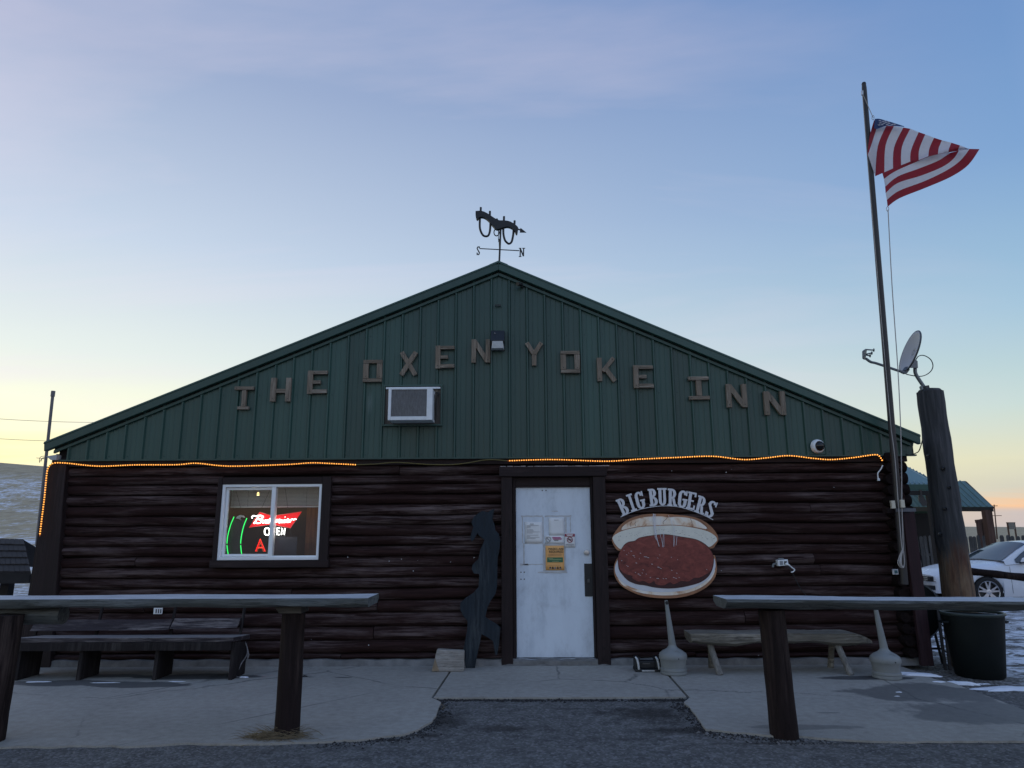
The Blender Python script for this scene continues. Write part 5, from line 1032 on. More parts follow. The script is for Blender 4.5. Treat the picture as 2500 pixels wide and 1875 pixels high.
# ---- flagpole and flag
FY = -.32
fp0, fp1 = F(2109, 205, FY), F(2206, 1400, FY); fd = (fp1-fp0).normalized()
m_pole = plain('dark_pole', (.035, .034, .036, 1), .45, .35, 5, .1, .2, (4, 4, .5))
fpo = thing('flagpole', Vector((fp1.x, FY, fp1.z)), 'tall dark flagpole strapped to the right corner of the tavern', 'flagpole')
ext = fp1+fd*.12
MB().tube([fp0+(ext-fp0)*t for t in (0, .01, .2, .4, .6, .8, 1)], [.026, .031, .034, .036, .038, .04, .042], 14).build('pole', m_pole, fpo, smooth=True)
MB().lathe([(.001, .03), (.022, .02), (.03, 0), (.02, -.02)], fp0+Vector((0, 0, .0)), 12).build('cap', m_iron, fpo, smooth=True)
MB().tube([F(2105, 222, FY-.05), F(2105, 232, FY-.05)], .014, 8).build('pulley', m_alu, fpo, smooth=True)
q = F(2200, 1246, FY+.05); MB().box(q.x-.11, q.x+.12, FY-.05, FY+.0-.045+.02, q.z-.02, q.z+.02).build('strap_board', plain('grey_board', (.1, .105, .12, 1), .7, .3), fpo, bevel=.003)
MB().box(q.x-.16, q.x+.1, FY+.043, -.15, q.z-.03, q.z+.03).build('bracket', m_trimx, fpo, bevel=.004)
for px, py, hh, nm in ((2179, 1232, .045, 'cleat'), (2202, 1230, .045, 'cleat')):
    q = F(px, py, FY-.06); MB().box(q.x-.022, q.x+.022, FY-.085, FY-.045, q.z-hh, q.z+hh).build(nm, plain('cleat_cream', (.6, .56, .45, 1), .5) if 'cleat_cream' not in bpy.data.materials else bpy.data.materials['cleat_cream'], fpo, bevel=.004)
q = F(2206, 1398, FY-.03); MB().box(q.x-.03, q.x+.03, -.18, -.155, q.z-.03, q.z+.03).build('tag_plate', m_bwhite, fpo, bevel=.002); MB().box(q.x-.016, q.x+.02, -.1835, -.1805, q.z-.016, q.z+.018).build('tag_picture', plain('tag_teal', (.05, .14, .16, 1), .4), fpo)
m_cord = plain('halyard_cord', (.42, .40, .38, 1), .8, .2); hy = thing('halyard', F(2203, 1350, FY-.06), 'pale flag halyard rope running down the flagpole to a knot', 'rope')
MB().tube(catmull([F(px, py, FY-.05) for px, py in ((2168, 512), (2178, 700), (2192, 900), (2199, 1050), (2201, 1150), (2202, 1240), (2204, 1300), (2205, 1345))], 4), .0055, 6).build('rope', m_cord, hy, smooth=True)
MB().tube(catmull([F(px, py, FY-.06) for px, py in ((2176, 1050), (2185, 1120), (2193, 1230), (2200, 1320), (2204, 1350))], 4), .0045, 6).build('rope', m_cord, hy, smooth=True)
MB().tube([F(2105, 226, FY-.05), F(2132, 288, FY-.03)], .004, 6).build('rope', m_cord, hy)
MB().tube([F(2105, 226, FY-.05), F(2120, 420, FY-.045), F(2150, 760, FY-.05), F(2176, 1050, FY-.06)], .0035, 6).build('rope', m_cord, hy)
mb = MB()
for k in range(7): o_ = (hsh(k, 'k')-.5)*10; mb.tube(catmull([F(2205, 1338, FY-.07), F(2199+o_*.6, 1358, FY-.08), F(2197+o_, 1375, FY-.08-.004*k), F(2203+o_*.5, 1386, FY-.08), F(2208, 1376, FY-.075), F(2206, 1345, FY-.07)], 4), .005, 5)
mb.build('coil', m_cord, hy, smooth=True)
m_fr = plain('flag_red', (.30, .022, .038, 1), .8, .12, 20, .2); m_fw = plain('flag_white', (.66, .66, .72, 1), .8, .05, 20, .2); m_fb = plain('flag_blue', (.02, .045, .14, 1), .8, .1, 20, .2)
for m_ in (m_fr, m_fw):   # thin cloth lets some of the sky light through
    nt = m_.node_tree; bs_ = nt.nodes['Principled BSDF']; tr = nt.nodes.new('ShaderNodeBsdfTranslucent'); mx_ = nt.nodes.new('ShaderNodeMixShader'); mx_.inputs[0].default_value = .35
    nt.links.new(bs_.inputs['Base Color'].links[0].from_socket, tr.inputs[0]); nt.links.new(bs_.outputs[0], mx_.inputs[1]); nt.links.new(tr.outputs[0], mx_.inputs[2]); nt.links.new(mx_.outputs[0], nt.nodes['Material Output'].inputs[0])
def FZ(zx, zy, y): return F(2050+zx*.30141, 150+zy*.30141, y)
up = [[(280, 470), (243, 605), (222, 770)], [(298, 545), (255, 680), (228, 755)], [(378, 520), (308, 690), (288, 930)], [(440, 522), (372, 680), (362, 898)], [(515, 535), (440, 700), (432, 876)], [(572, 545), (505, 690), (497, 850)], [(640, 572), (578, 720), (572, 828)], [(693, 590), (645, 710), (640, 800)], [(765, 618), (728, 700), (718, 768)], [(828, 638), (803, 700), (796, 750)], [(905, 658), (886, 705), (880, 738)], [(975, 680), (963, 705), (958, 724)], [(1050, 708), (1045, 710), (1040, 714)]]
lw = [[(346, 905), (430, 868), (570, 812), (720, 752), (800, 738), (880, 728)], [(358, 952), (440, 895), (570, 835), (720, 772), (800, 752), (882, 739)], [(368, 1015), (470, 932), (640, 868), (790, 808), (860, 765), (900, 738)], [(372, 1066), (470, 985), (660, 925), (830, 855), (920, 790), (966, 722)], [(382, 1122), (480, 1048), (690, 968), (870, 880), (980, 800), (1052, 709)], [(388, 1178), (485, 1108), (700, 1022), (900, 935), (1040, 840), (1133, 710)]]
fg = MB()
def yA(u, v): return FY-.06+.10*math.sin(u*5.2)*(1-.4*v)-.05*v+.025*math.sin(u*17+v*5)
colsA = []
for i, st in enumerate(up):
    c_ = catmull([(a_, b_, 0) for a_, b_ in st], 5); u = i/(len(up)-1); colsA.append([FZ(p.x, p.y, yA(u, j/(len(c_)-1))) for j, p in enumerate(c_)])
for i in range(len(colsA)-1):
    fg.cur = 0 if i % 2 == 0 else 1
    A, B = colsA[i], colsA[i+1]; mid_ = [[A[j]+(B[j]-A[j])*t for j in range(len(A))] for t in (0, .5, 1)]; fg.grid(mid_)
colsB = []
for i, st in enumerate(lw):
    c_ = catmull([(a_, b_, 0) for a_, b_ in st], 5); u = i/(len(lw)-1); n_ = len(c_)-1; colsB.append([FZ(p.x, p.y, FY-.12+.10*(j/n_)+.03*math.sin(u*4+j*.6)) for j, p in enumerate(c_)])
for i in range(len(colsB)-1):
    fg.cur = 0 if i % 2 == 0 else 1; A, B = colsB[i], colsB[i+1]; fg.grid([[A[j]+(B[j]-A[j])*t for j in range(len(A))] for t in (0, .5, 1)])
fg.cur = 0; fg.poly([FZ(1040, 714, FY-.03), FZ(1050, 708, FY-.03), FZ(1133, 710, FY-.02)])
fg.cur = 2; e0 = catmull([(a_, b_, 0) for a_, b_ in ((278, 535), (300, 548), (378, 520), (440, 522), (520, 530))], 3); e1 = catmull([(a_, b_, 0) for a_, b_ in ((285, 465), (320, 464), (380, 480), (440, 498), (525, 526))], 3)
fg.grid([[FZ(p.x, p.y, FY-.075) for p in e0], [FZ(p.x, p.y, FY-.06) for p in e1]])
fl_ = thing('american_flag', FZ(388, 1178, FY), 'red and white striped flag with blue starred corner flying from pole', 'flag')
fc_ = fg.build('cloth', [m_fr, m_fw, m_fb], fl_, smooth=True)
mb = MB()
for k, (a_, b_) in enumerate([(325, 480), (350, 486), (375, 494), (400, 503), (330, 498), (358, 502), (385, 510), (320, 514), (345, 512), (425, 510), (368, 482), (395, 490), (445, 508)]): q = FZ(a_, b_, FY-.085); mb.prism([q+Vector((math.cos(t*1.2566*.5+1.5708)*(.017 if t % 2 == 0 else .007)*1.6, 0, math.sin(t*1.2566*.5+1.5708)*(.017 if t % 2 == 0 else .007)*.7)) for t in range(10)], (0, .001, 0))
tag(mb.build('stars', m_fw, fl_), kind='stuff')
for a_, b_ in ((270, 455), (388, 1195)): MB().tube([FZ(a_+10*math.cos(t), b_+18*math.sin(t), FY-.05) for t in [6.283*k/12 for k in range(12)]], .004, 5, closed=True).build('snap_hook', m_alu, fl_)

# ---- old utility pole stub with a satellite dish
SY = .1
t0, t1 = F(2270, 957, SY), F(2342, 1465, SY); dv = (t1-t0); bp_ = t1+dv*((-.1-t1.z)/dv.z)
m_old = NT('old_pole'); _v = m_old.coords((9, 9, .5), False); _g = m_old.noise(_v, 2.4, 9, .68, .5); _b = m_old.noise(m_old.coords((2, 2, .5), False), 2, 5, .6)
_geo = m_old.n('NewGeometry'); _sp = m_old.n('SeparateXYZ'); m_old.l(_geo.outputs['Position'], _sp.inputs[0])
_c = m_old.ramp(_g, [(.3, (.016, .017, .019)), (.5, (.042, .044, .048)), (.72, (.10, .10, .105))])
_w = m_old.math('MULTIPLY', m_old.ramp(m_old.math('ADD', m_old.math('MULTIPLY', _sp.outputs[2], .42), m_old.math('MULTIPLY', m_old.math('ADD', m_old.math('MULTIPLY', _g, .6), m_old.math('MULTIPLY', _b, .4)), .9)), [(.90, (1, 1, 1)), (1.0, (0, 0, 0))]), m_old.ramp(_g, [(.32, (.1, .1, .1)), (.5, (1, 1, 1))]))
m_old.base(m_old.mix(m_old.math('MULTIPLY', _w, .8), _c, m_old.ramp(_b, [(.35, (.10, .035, .014)), (.5, (.24, .15, .085)), (.62, (.33, .27, .2))]))); m_old.rough(.85); m_old.bump(_g, 1.0, .014); m_old = m_old.m
up_ = thing('utility_pole', bp_, 'thick weathered pole stub with worn bare base right of tavern', 'pole')
n = 22; MB().tube([t0+(bp_-t0)*k/n for k in range(n+1)], [.150+.030*k/n+.004*math.sin(k*1.7) for k in range(n+1)], 26, wob=.02).build('pole', m_old, up_, smooth=True)
MB().lathe([(.15, -.01), (.12, .03), (.05, .045), (.001, .04)], t0, 16).build('cracked_top', m_old, up_)
for px, py in ((2268, 1113), (2304, 1144), (2308, 1242), (2296, 1305), (2318, 1190)):
    q = F(px, py, SY-.165); MB().lathe([(.02, -.02), (.024, .0), (.014, .012), (.012, -.004)], q, 12, (0, -1, 0)).build('knot', m_blk, up_, smooth=True)
def SZ(zx, zy, y=SY): return F(2080+zx*.12054, 780+zy*.12054, y)
sd_ = thing('satellite_dish', SZ(1450, 1370), 'grey satellite dish with feed arm on top of the thick pole', 'satellite dish')
m_dish = plain('dish_grey', (.36, .37, .39, 1), .45, .06, 4, .03); m_dk = plain('dish_dark', (.05, .055, .06, 1), .5, .2); m_galv = plain('galvanised', (.20, .22, .23, 1), .5, .2, 12, .05, .4)
dcen = SZ(1165, 655); nd = Vector((-.92, .10, .36)).normalized(); ee = Vector((0, -1, 0)); ee = (ee-nd*ee.dot(nd)).normalized(); e2_ = nd.cross(ee).normalized()
mb = MB(); rings = []; Rr = .285
for k in range(9):
    r = Rr*k/8; rings.append([dcen+ee*math.cos(a_)*r*.92+e2_*math.sin(a_)*r+nd*(.055*(r/Rr)**2-.055) for a_ in [6.283*j/40 for j in range(40)]])
mb.grid([r_+[r_[0]] for r_ in rings[1:]]); mb.poly(rings[1]); mb.build('reflector', m_dish, sd_, smooth=True, solid=.006)
MB().tube([p-nd*.008 for p in rings[-1]], .011, 6, closed=True).build('rim', m_dk, sd_, smooth=True)
MB().hexa([SZ(1150, 980, SY-.05), SZ(1330, 985, SY-.05), SZ(1340, 985, SY+.08), SZ(1150, 980, SY+.08), SZ(1240, 780, SY-.05), SZ(1330, 840, SY-.05), SZ(1330, 840, SY+.08), SZ(1240, 780, SY+.08)]).build('mount_bracket', m_galv, sd_, bevel=.004)
MB().tube(catmull([SZ(1280, 950), SZ(1280, 1060), SZ(1310, 1140), SZ(1380, 1250), SZ(1465, 1375)], 5), .022, 12).build('mast', m_galv, sd_, smooth=True)
MB().beam(SZ(1390, 1350, SY-.05), SZ(1415, 1430, SY-.06), .05, .012).build('foot_plate', m_galv, sd_); MB().beam(SZ(1480, 1350), SZ(1500, 1420), .09, .05).build('foot_plate', m_dk, sd_)
MB().tube(catmull([SZ(1085, 1085, SY-.1), SZ(900, 1025, SY-.14), SZ(500, 890, SY-.2), SZ(380, 860, SY-.22), SZ(280, 790, SY-.23)], 5), .017, 8).build('feed_arm', m_galv, sd_, smooth=True)
MB().beam(SZ(1060, 1070, SY-.09), SZ(1120, 990, SY), .05, .05).build('arm_elbow', m_dk, sd_, bevel=.005)
MB().hexa([SZ(205, 800, SY-.29), SZ(250, 830, SY-.2), SZ(285, 770, SY-.17), SZ(240, 750, SY-.27), SZ(200, 640, SY-.29), SZ(265, 590, SY-.2), SZ(310, 590, SY-.17), SZ(270, 600, SY-.27)]).build('feed_head', m_galv, sd_, bevel=.01)
for a_, b_ in (((300, 610), (430, 620)), ((300, 700), (390, 680)), ((290, 720), (355, 735))): MB().tube([SZ(*a_, SY-.22), SZ(*b_, SY-.2), SZ(b_[0]+12, b_[1], SY-.2)], [.009, .009, .024], 10).build('feed_horn', m_galv, sd_, smooth=True)
MB().tube(catmull([SZ(1100, 1110), SZ(1250, 1140), SZ(1400, 1150), SZ(1520, 1110), SZ(1610, 1030), SZ(1640, 930), SZ(1600, 820), SZ(1510, 750), SZ(1420, 725), SZ(1340, 750), SZ(1295, 815)], 5), .006, 6).build('coax_loop', m_blk, sd_, smooth=True)
w0 = thing('service_cable', F(2240, 1062, -.2), 'thin dark cable looping from the eave corner to the pole', 'cable'); MB().tube(catmull([F(2252, 1075, -.25), F(2244, 1100, -.2), F(2234, 1107, -.15), F(2222, 1111, -.1), F(2210, 1109, -.05)], 5), .006, 6).build('wire', m_blk, w0, smooth=True)

# ---- green trash can
g0 = G(2387, 1662, -.06); cz = g0.z; m_can = plain('dark_green_plastic', (.005, .0085, .0085, 1), .6, .3, 4, .08, spec=.25)
tc_ = thing('trash_can', g0, 'tall dark green plastic bin on the gravel by the thick pole', 'bin')
rb, rt, hb = .24, .305, F(2387, 1502, g0.y-.1).z-cz; c = Vector((F(2384, 1580, g0.y+.22).x, g0.y+.22, cz))
MB().lathe([(rb-.02, 0), (rb, .02), (rb+(rt-rb)*.7, hb*.7), (rb+(rt-rb)*.72, hb*.72), (rt, hb-.03), (rt-.012, hb-.03), (rb-.02, .05)], c, 40).build('body', m_can, tc_, smooth=True)
MB().tube([c+Vector((math.cos(a_)*rt, math.sin(a_)*rt, hb-.01)) for a_ in [6.283*k/40 for k in range(40)]], .017, 8, closed=True).build('rim', plain('bin_rim', (.03, .042, .036, 1), .45), tc_, smooth=True)
for s_ in (-1, 1): MB().tube([c+Vector((s_*(rt+.005), -.07, hb-.1)), c+Vector((s_*(rt+.045), -.05, hb-.1)), c+Vector((s_*(rt+.045), .05, hb-.1)), c+Vector((s_*(rt+.005), .07, hb-.1))], .013, 7).build('handle', m_can, tc_, smooth=True)

# ---- barrel grill by the corner
by = .25; dc_ = F(2231, 1492, by); gr_ = thing('barrel_grill', (dc_.x, by, 0), 'black drum barbecue on a thin steel stand behind the corner', 'barbecue')
MB().lathe([(.001, 0), (.33, 0), (.345, .02), (.345, .85), (.33, .87), (.001, .87)], dc_, 32, (0, 1, 0)).build('drum', m_can, gr_, smooth=True)
MB().tube([dc_+Vector((math.cos(a_)*.345, .01, math.sin(a_)*.345)) for a_ in [6.283*k/36 for k in range(36)]], .009, 6, closed=True).build('drum_rim', m_galv, gr_, smooth=True)
for dx_ in (-.3, .3):
    for yy in (.05, .8): MB().tube([dc_+Vector((dx_*.8, yy, -.2)), Vector((dc_.x+dx_, by+yy, -.08))], .016, 7).build('leg', m_blk, gr_)
for yy in (.05, .8): MB().tube([Vector((dc_.x-.3, by+yy, .12)), Vector((dc_.x+.3, by+yy, .12))], .014, 6).build('brace', m_blk, gr_)
ld = thing('steel_ladder', G(2310, 1640, -.08), 'narrow rusty steel ladder leaning beside the green bin', 'ladder'); ly = .05
A0, A1, B0, B1 = F(2287, 1470, ly+.1), F(2309, 1640, ly-.15), F(2301, 1480, ly+.1), F(2322, 1650, ly-.15)
m_rs = plain('rusty_steel', (.05, .045, .042, 1), .7, .4, 20, .3)
MB().beam(A0, A1, .02, .03).build('rail', m_rs, ld); MB().beam(B0, B1, .02, .03).build('rail', m_rs, ld)
for k in range(5): t = .12+.19*k; MB().tube([A0+(A1-A0)*t, B0+(B1-B0)*t], .009, 6).build('rung', m_rs, ld)

# ---- dark rail in front of the car
rl = thing('log_rail', F(2360, 1395, -.2), 'dark round log rail running right from the thick pole', 'rail')
ra0 = F(2352, 1393, .08); ra1 = F(2520, 1412, -.35); rdir = ra1-ra0
MB().tube([ra0+rdir*k/8 for k in range(13)], [.042+.003*math.sin(k*2) for k in range(13)], 12, wob=.04).build('rail', m_post, rl, smooth=True)
e_ = ra0+rdir*1.35; MB().tube([(e_.x, e_.y, -.09), (e_.x, e_.y, e_.z+.12)], .08, 12).build('post', m_post, rl, smooth=True)

# ------------------------------------------------------------------ background, right
def white_car(origin, yawz, paint, label, s=1.0, hscale=1.0, letters=True):
    """four door saloon; local x forward, y left, z up; origin on the ground under the middle"""
    root = thing('parked_car', origin, label, 'car')
    cy, sy = math.cos(yawz), math.sin(yawz); o = Vector(origin)
    T = lambda x, y, z: o+Vector((cy*x*s-sy*y*s, sy*x*s+cy*y*s, z*s*hscale))
    m_gl = plain('car_glass', (.03, .04, .05, 1), .06, .05, 3, 0, 0, (1, 1, 1), .9) if 'car_glass' not in bpy.data.materials else bpy.data.materials['car_glass']
    m_tire = bpy.data.materials.get('tyre_rubber') or plain('tyre_rubber', (.012, .012, .013, 1), .85, .2, 20, .2)
    m_rim = bpy.data.materials.get('alloy') or plain('alloy', (.52, .54, .57, 1), .3, .06, 4, 0, .85); m_chr = bpy.data.materials.get('chrome') or plain('chrome', (.7, .71, .72, 1), .15, .03, 4, 0, 1.0)
    FX, RX, WR = 1.52, -1.40, .355      # axle stations, wheel arch radius
    xs_ = sorted(set([round(-2.52+k*.07, 3) for k in range(73)]+[FX+WR*math.cos(R(a_)) for a_ in range(0, 181, 12)]+[RX+WR*math.cos(R(a_)) for a_ in range(0, 181, 12)]))
    lerp = lambda t, tab: next((v0+(v1-v0)*(t-x0)/(x1-x0) for (x0, v0), (x1, v1) in zip(tab, tab[1:]) if x0 <= t <= x1), tab[-1][1] if t > tab[-1][0] else tab[0][1])
    belt = [(-2.6, .86), (-2.4, .98), (-1.9, 1.02), (-1, .99), (0, .95), (.9, .92), (1.3, .88), (1.9, .80), (2.3, .70), (2.6, .60)]
    half = [(-2.6, .66), (-2.4, .80), (-1.9, .90), (-.8, .93), (.8, .93), (1.7, .915), (2.1, .87), (2.35, .76), (2.55, .56), (2.6, .48)]
    deck = [(-2.6, .92), (-2.3, 1.07), (-1.7, 1.12), (-1, 1.08), (.8, 1.04), (1.2, .985), (1.9, .90), (2.3, .80), (2.6, .64)]
    def low(x):
        z = .22 if -2.3 < x < 2.3 else .28
        for wx in (FX, RX):
            if abs(x-wx) < WR: z = max(z, .33+math.sqrt(max(WR**2-(x-wx)**2, 0)))
        return z
    rows = []
    for x in xs_:
        w = lerp(x, half); b = lerp(x, belt); d = lerp(x, deck); l = min(low(x), b-.05)
        sec = [(w*.95, l), (w*.985, l+(b-l)*.18), (w*1.0, l+(b-l)*.42), (w*.99, l+(b-l)*.62), (w*1.0, l+(b-l)*.7), (w*.965, b), (w*.9, b+(d-b)*.55), (w*.6, d), (0, d+.015)]
        full = sec+[(-y, z) for y, z in sec[-2::-1]]; rows.append([T(x, y, z) for y, z in full])
    mb = MB(); mb.grid(rows); mb.face([k for k in range(17)]); mb.face([(len(rows)-1)*17+k for k in range(17)][::-1]); body = mb.build('body', paint, root, smooth=True)
    # cabin: windscreen, roof, pillars
    roofz = [(-1.75, 1.10), (-1.2, 1.34), (-.6, 1.45), (0, 1.475), (.3, 1.44), (.62, 1.28), (1.05, 1.03)]
    cx_ = [-1.75, -1.45, -1.2, -.9, -.6, -.3, 0, .15, .3, .45, .62, .8, 1.05]
    rows = []
    for x in cx_:
        zr = lerp(x, roofz); zb_ = lerp(x, belt)+.03; k = (zr-zb_)/.5; ww = .90; wt = .90-.25*max(min(k, 1), 0)
        rows.append([T(x, y, z) for y, z in ((ww, zb_), (wt, zr-.05*max(k, 0)), (wt*.75, zr-.01), (0, zr+.012), (-wt*.75, zr-.01), (-wt, zr-.05*max(k, 0)), (-ww, zb_))])
    mb = MB(); mb.grid(rows); mb.build('cabin', paint, root, smooth=True)
    gl = MB(); i0 = cx_.index(.3)
    rr = []
    for x in cx_[i0:]:
        zr = lerp(x, roofz); zb_ = lerp(x, belt)+.03; k = max((zr-zb_)/.5, 0); wt = .90-.25*min(k, 1); f_ = .90
        rr.append([T(x+.006, y*f_, zr+z_+.012) for y, z_ in ((wt, -.045*k), (wt*.75, -.008), (0, .013), (-wt*.75, -.008), (-wt, -.045*k))])
    gl.grid(rr); gl.build('windscreen', m_gl, root, smooth=True)
    for sd in (1, -1):
        top = [(-1.35, 1.22), (-.6, 1.375), (0, 1.40), (.28, 1.355), (.55, 1.22), (.84, 1.035)]
        for nm, xa, xb in (('front_window', -.28, .8), ('rear_window', -1.3, -.34)):
            n_ = 10; A = []; B = []
            for k in range(n_+1):
                x = xa+(xb-xa)*k/n_; zt = lerp(x, top); zb_ = lerp(x, belt)+.06; zt = max(zt, zb_+.004)
                yy = lambda z: .90-.25*max(min((z-lerp(x, belt)-.03)/.5, 1), 0)+.012
                A.append(T(x, sd*yy(zb_), zb_)); B.append(T(x, sd*yy(zt), zt))
            g_ = MB(); g_.grid([A, B]); g_.build(nm, m_gl, root, smooth=True)
        # mirror, door seams, handle
        mb = MB(); mb.hexa([T(.60, sd*.95, 1.0), T(.76, sd*.97, 1.0), T(.74, sd*1.13, 1.02), T(.62, sd*1.13, 1.02), T(.58, sd*.95, 1.10), T(.70, sd*.97, 1.10), T(.69, sd*1.12, 1.12), T(.60, sd*1.12, 1.12)]); mi = mb.build('mirror', paint, root, bevel=.02)
        mb = MB(); mb.hexa([T(.62, sd*.90, .97), T(.72, sd*.90, .97), T(.72, sd*1.0, .985), T(.62, sd*1.0, .985), T(.62, sd*.90, 1.0), T(.72, sd*.9, 1.0), T(.72, sd*1.0, 1.01), T(.62, sd*1.0, 1.01)]); mb.build('mirror_foot', m_blk, mi)
        for xd in (.98, -.31): mb = MB(); mb.tube([T(xd, sd*(lerp(xd, half)*.997+.001), z) for z in (.3, .5, .7, .9)], .004, 4); mb.build('door_seam', m_blk, body)
        mb = MB(); mb.tube([T(1.9, sd*.845, .70), T(2.15, sd*.80, .695), T(2.33, sd*.70, .66)], [.02, .06, .03], 8, squash=.5); mb.build('headlight', m_chr, root, smooth=True)
        mb = MB(); mb.beam(T(2.2, sd*.845, .26), T(-2.2, sd*.88, .26), .02, .09); mb.build('sill', m_blk, body)
    # wheels
    for wx in (FX, RX):
        for sd in (1, -1):
            c = T(wx, sd*.80, .33); axv = Vector((-sy, cy, 0))*sd; prof = [(.20, -.11), (.30, -.115), (.328, -.09), (.332, 0), (.328, .09), (.30, .113), (.255, .112), (.245, .10)]
            wh = MB().lathe([(a_*s, b_*s) for a_, b_ in prof], c, 36, axv, False).build('wheel', m_tire, root, smooth=True)
            MB().lathe([(.258*s, .09*s), (.252*s, .108*s), (.236*s, .10*s), (.228*s, .05*s)], c, 36, axv, False).build('rim', m_rim, wh, smooth=True)
            MB().lathe([(.001, .03*s), (.23*s, .03*s), (.23*s, .02*s), (.001, .02*s)], c, 30, axv, False).build('brake_disc', m_blk, wh)
            ex = Vector((cy, sy, 0)); ez = Vector((0, 0, 1)); mb = MB()
            for k in range(5):
                for dl_ in (-13, 13):
                    an = R(90+72*k+dl_); d_ = ex*math.cos(an)+ez*math.sin(an); an2 = R(90+72*k+dl_*.35); d2_ = ex*math.cos(an2)+ez*math.sin(an2); mb.beam(c+d2_*.05*s+axv*.085*s, c+d_*.24*s+axv*.092*s, .052*s, .02*s, axv, .03*s)
            mb.lathe([(.06*s, .07*s), (.06*s, .095*s), (.03*s, .1*s), (.001, .1*s)], c, 16, axv); mb.build('spokes', m_rim, wh)
            MB().lathe([(.37*s, -.16*s), (.37*s, -.02*s), (.05*s, -.02*s)], c, 30, axv, False).build('wheel_well', m_blk, body)
    # nose: grille, badge, lower intake, plate
    nose = lambda y: 2.6-(.0 if abs(y) < .3 else .55*(abs(y)-.3)**1.25)
    for k, (z, dz_, mt, pr) in enumerate(((.60, .11, m_blk, .012), (.625, .018, m_chr, .024), (.585, .014, m_chr, .024), (.545, .012, m_chr, .024), (.40, .10, m_blk, .012), (.30, .025, m_chr, .02))):
        n_ = 14; yw = .56 if k < 4 else .5; mb = MB()
        rows = [[T(nose(y_)-.012+pr-(.03 if z > .58 else 0)*1.0, y_, z+q_) for y_ in [-yw+2*yw*j/n_ for j in range(n_+1)]] for q_ in (-dz_/2, dz_/2)]
        mb.grid(rows); mb.build('grille' if mt is m_blk else 'grille_bar', mt, body, solid=.01)
    mb = MB(); q_ = T(2.605, 0, .62); ey = Vector((-sy, cy, 0)); ezv = Vector((0, 0, 1)); mb.prism([q_+ey*a_*s+ezv*b_*s for a_, b_ in ((-.10, .018), (-.03, .018), (-.03, .03), (.03, .03), (.03, .018), (.10, .018), (.085, -.018), (.03, -.018), (.03, -.03), (-.03, -.03), (-.03, -.018), (-.085, -.018))], Vector((cy, sy, 0))*.012); mb.build('badge', plain('gold_badge', (.5, .34, .1, 1), .3, .1, 4, 0, .6) if 'gold_badge' not in bpy.data.materials else bpy.data.materials['gold_badge'], body)
    return root, T
cw = D(2411, 1445, 16.4); m_cpaint = plain('car_white', (.74, .76, .79, 1), .25, .02, 3, 0, 0, (1, 1, 1), .6)
gz = cw.z-.33
# wheel nearest the camera is the front left one; nose points along -x
croot, CT = white_car((cw.x+1.52, cw.y+.84, gz), math.pi, m_cpaint, 'white saloon car parked nose left behind the thick pole')
tl = text('IMPALA', .055, CT(.72, .945, .62), m_ink, croot, 'door_badge', .001, R(90), 'CENTER')
bk = D(2492, 1345, 21.5); white_car((bk.x+2.55, bk.y+1.2, -.35), math.pi, plain('car_black', (.008, .009, .012, 1), .25, .1, 3, 0), 'dark vehicle mostly hidden behind the white car', 1.06, 1.22)

# picket fence behind the cars
m_pk = wood('grey_picket', (.10, .10, .105, 1), (.26, .26, .26, 1), 'z', .7, .85, .7, 1.5)
fa = D(2235, 1310, 25.0); fb2 = D(2580, 1305, 22.5); fz0 = -.45; ftop = (fa.z+fb2.z)/2
fn = thing('picket_fence', (fa.x, fa.y, fz0), 'weathered grey picket fence behind the white car', 'fence')
fv = Vector((fb2.x-fa.x, fb2.y-fa.y, 0)); flen = fv.length; fv.normalize(); npk = int(flen/.132); pkm = None
for k in range(npk):
    p = Vector((fa.x, fa.y, fz0))+fv*(k*.132); h_ = ftop-fz0
    if k % 11 == 7: continue
    if pkm is None:
        mb = MB(); mb.prism([(0, 0, 0), (.115, 0, 0), (.115, 0, h_-.05), (.09, 0, h_), (.025, 0, h_), (0, 0, h_-.05)], (0, .02, 0)); me = bpy.data.meshes.new('picket'); me.from_pydata([tuple(v) for v in mb.v], [], mb.f); me.materials.append(m_pk); pkm = me
    ob = bpy.data.objects.new('picket', pkm); col.objects.link(ob); ob.parent = fn; ob.location = p-fn.location; ob.rotation_euler = (R(random.uniform(-1.5, 1.5)), R(random.uniform(-1.2, 1.2)), math.atan2(fv.y, fv.x)); ob.scale = (random.uniform(.85, 1.05), 1, random.uniform(.985, 1.012))
for z in (.4, 1.2): MB().beam(Vector((fa.x, fa.y+.05, fz0+z)), Vector((fa.x, fa.y+.05, fz0+z))+fv*flen, .04, .09).build('rail', m_pk, fn)

# green roofed outbuilding with a porch
m_roof2 = plain('porch_roof_green', (.105, .19, .185, 1), .45, .12, 4, .05); m_brown = wood('brown_post', (.085, .045, .032, 1), (.15, .10, .08, 1), 'z', .5); m_shade = plain('shed_wall', (.02, .018, .017, 1), .9, .4)
eR, rR = D(2425, 1237, 22.2), D(2357, 1174, 23.8); eL = D(2205, 1237, 24.5); rL = rR+(eL-eR)*1.0
ho = thing('porch_building', (eR.x-2, eR.y+1.2, -.45), 'green metal roofed building with open porch behind the fence', 'building')
mb = MB(); mb.prism([eR, eL, rL, rR], (0, 0, -.03)); pr_ = mb.build('porch_roof', m_roof2, ho)
n_ = 16
for k in range(1, n_): a_ = eR+(eL-eR)*k/n_; b_ = rR+(rL-rR)*k/n_; MB().beam(a_+Vector((0, 0, .015)), b_+Vector((0, 0, .015)), .03, .03).build('roof_rib', m_roof2, pr_)
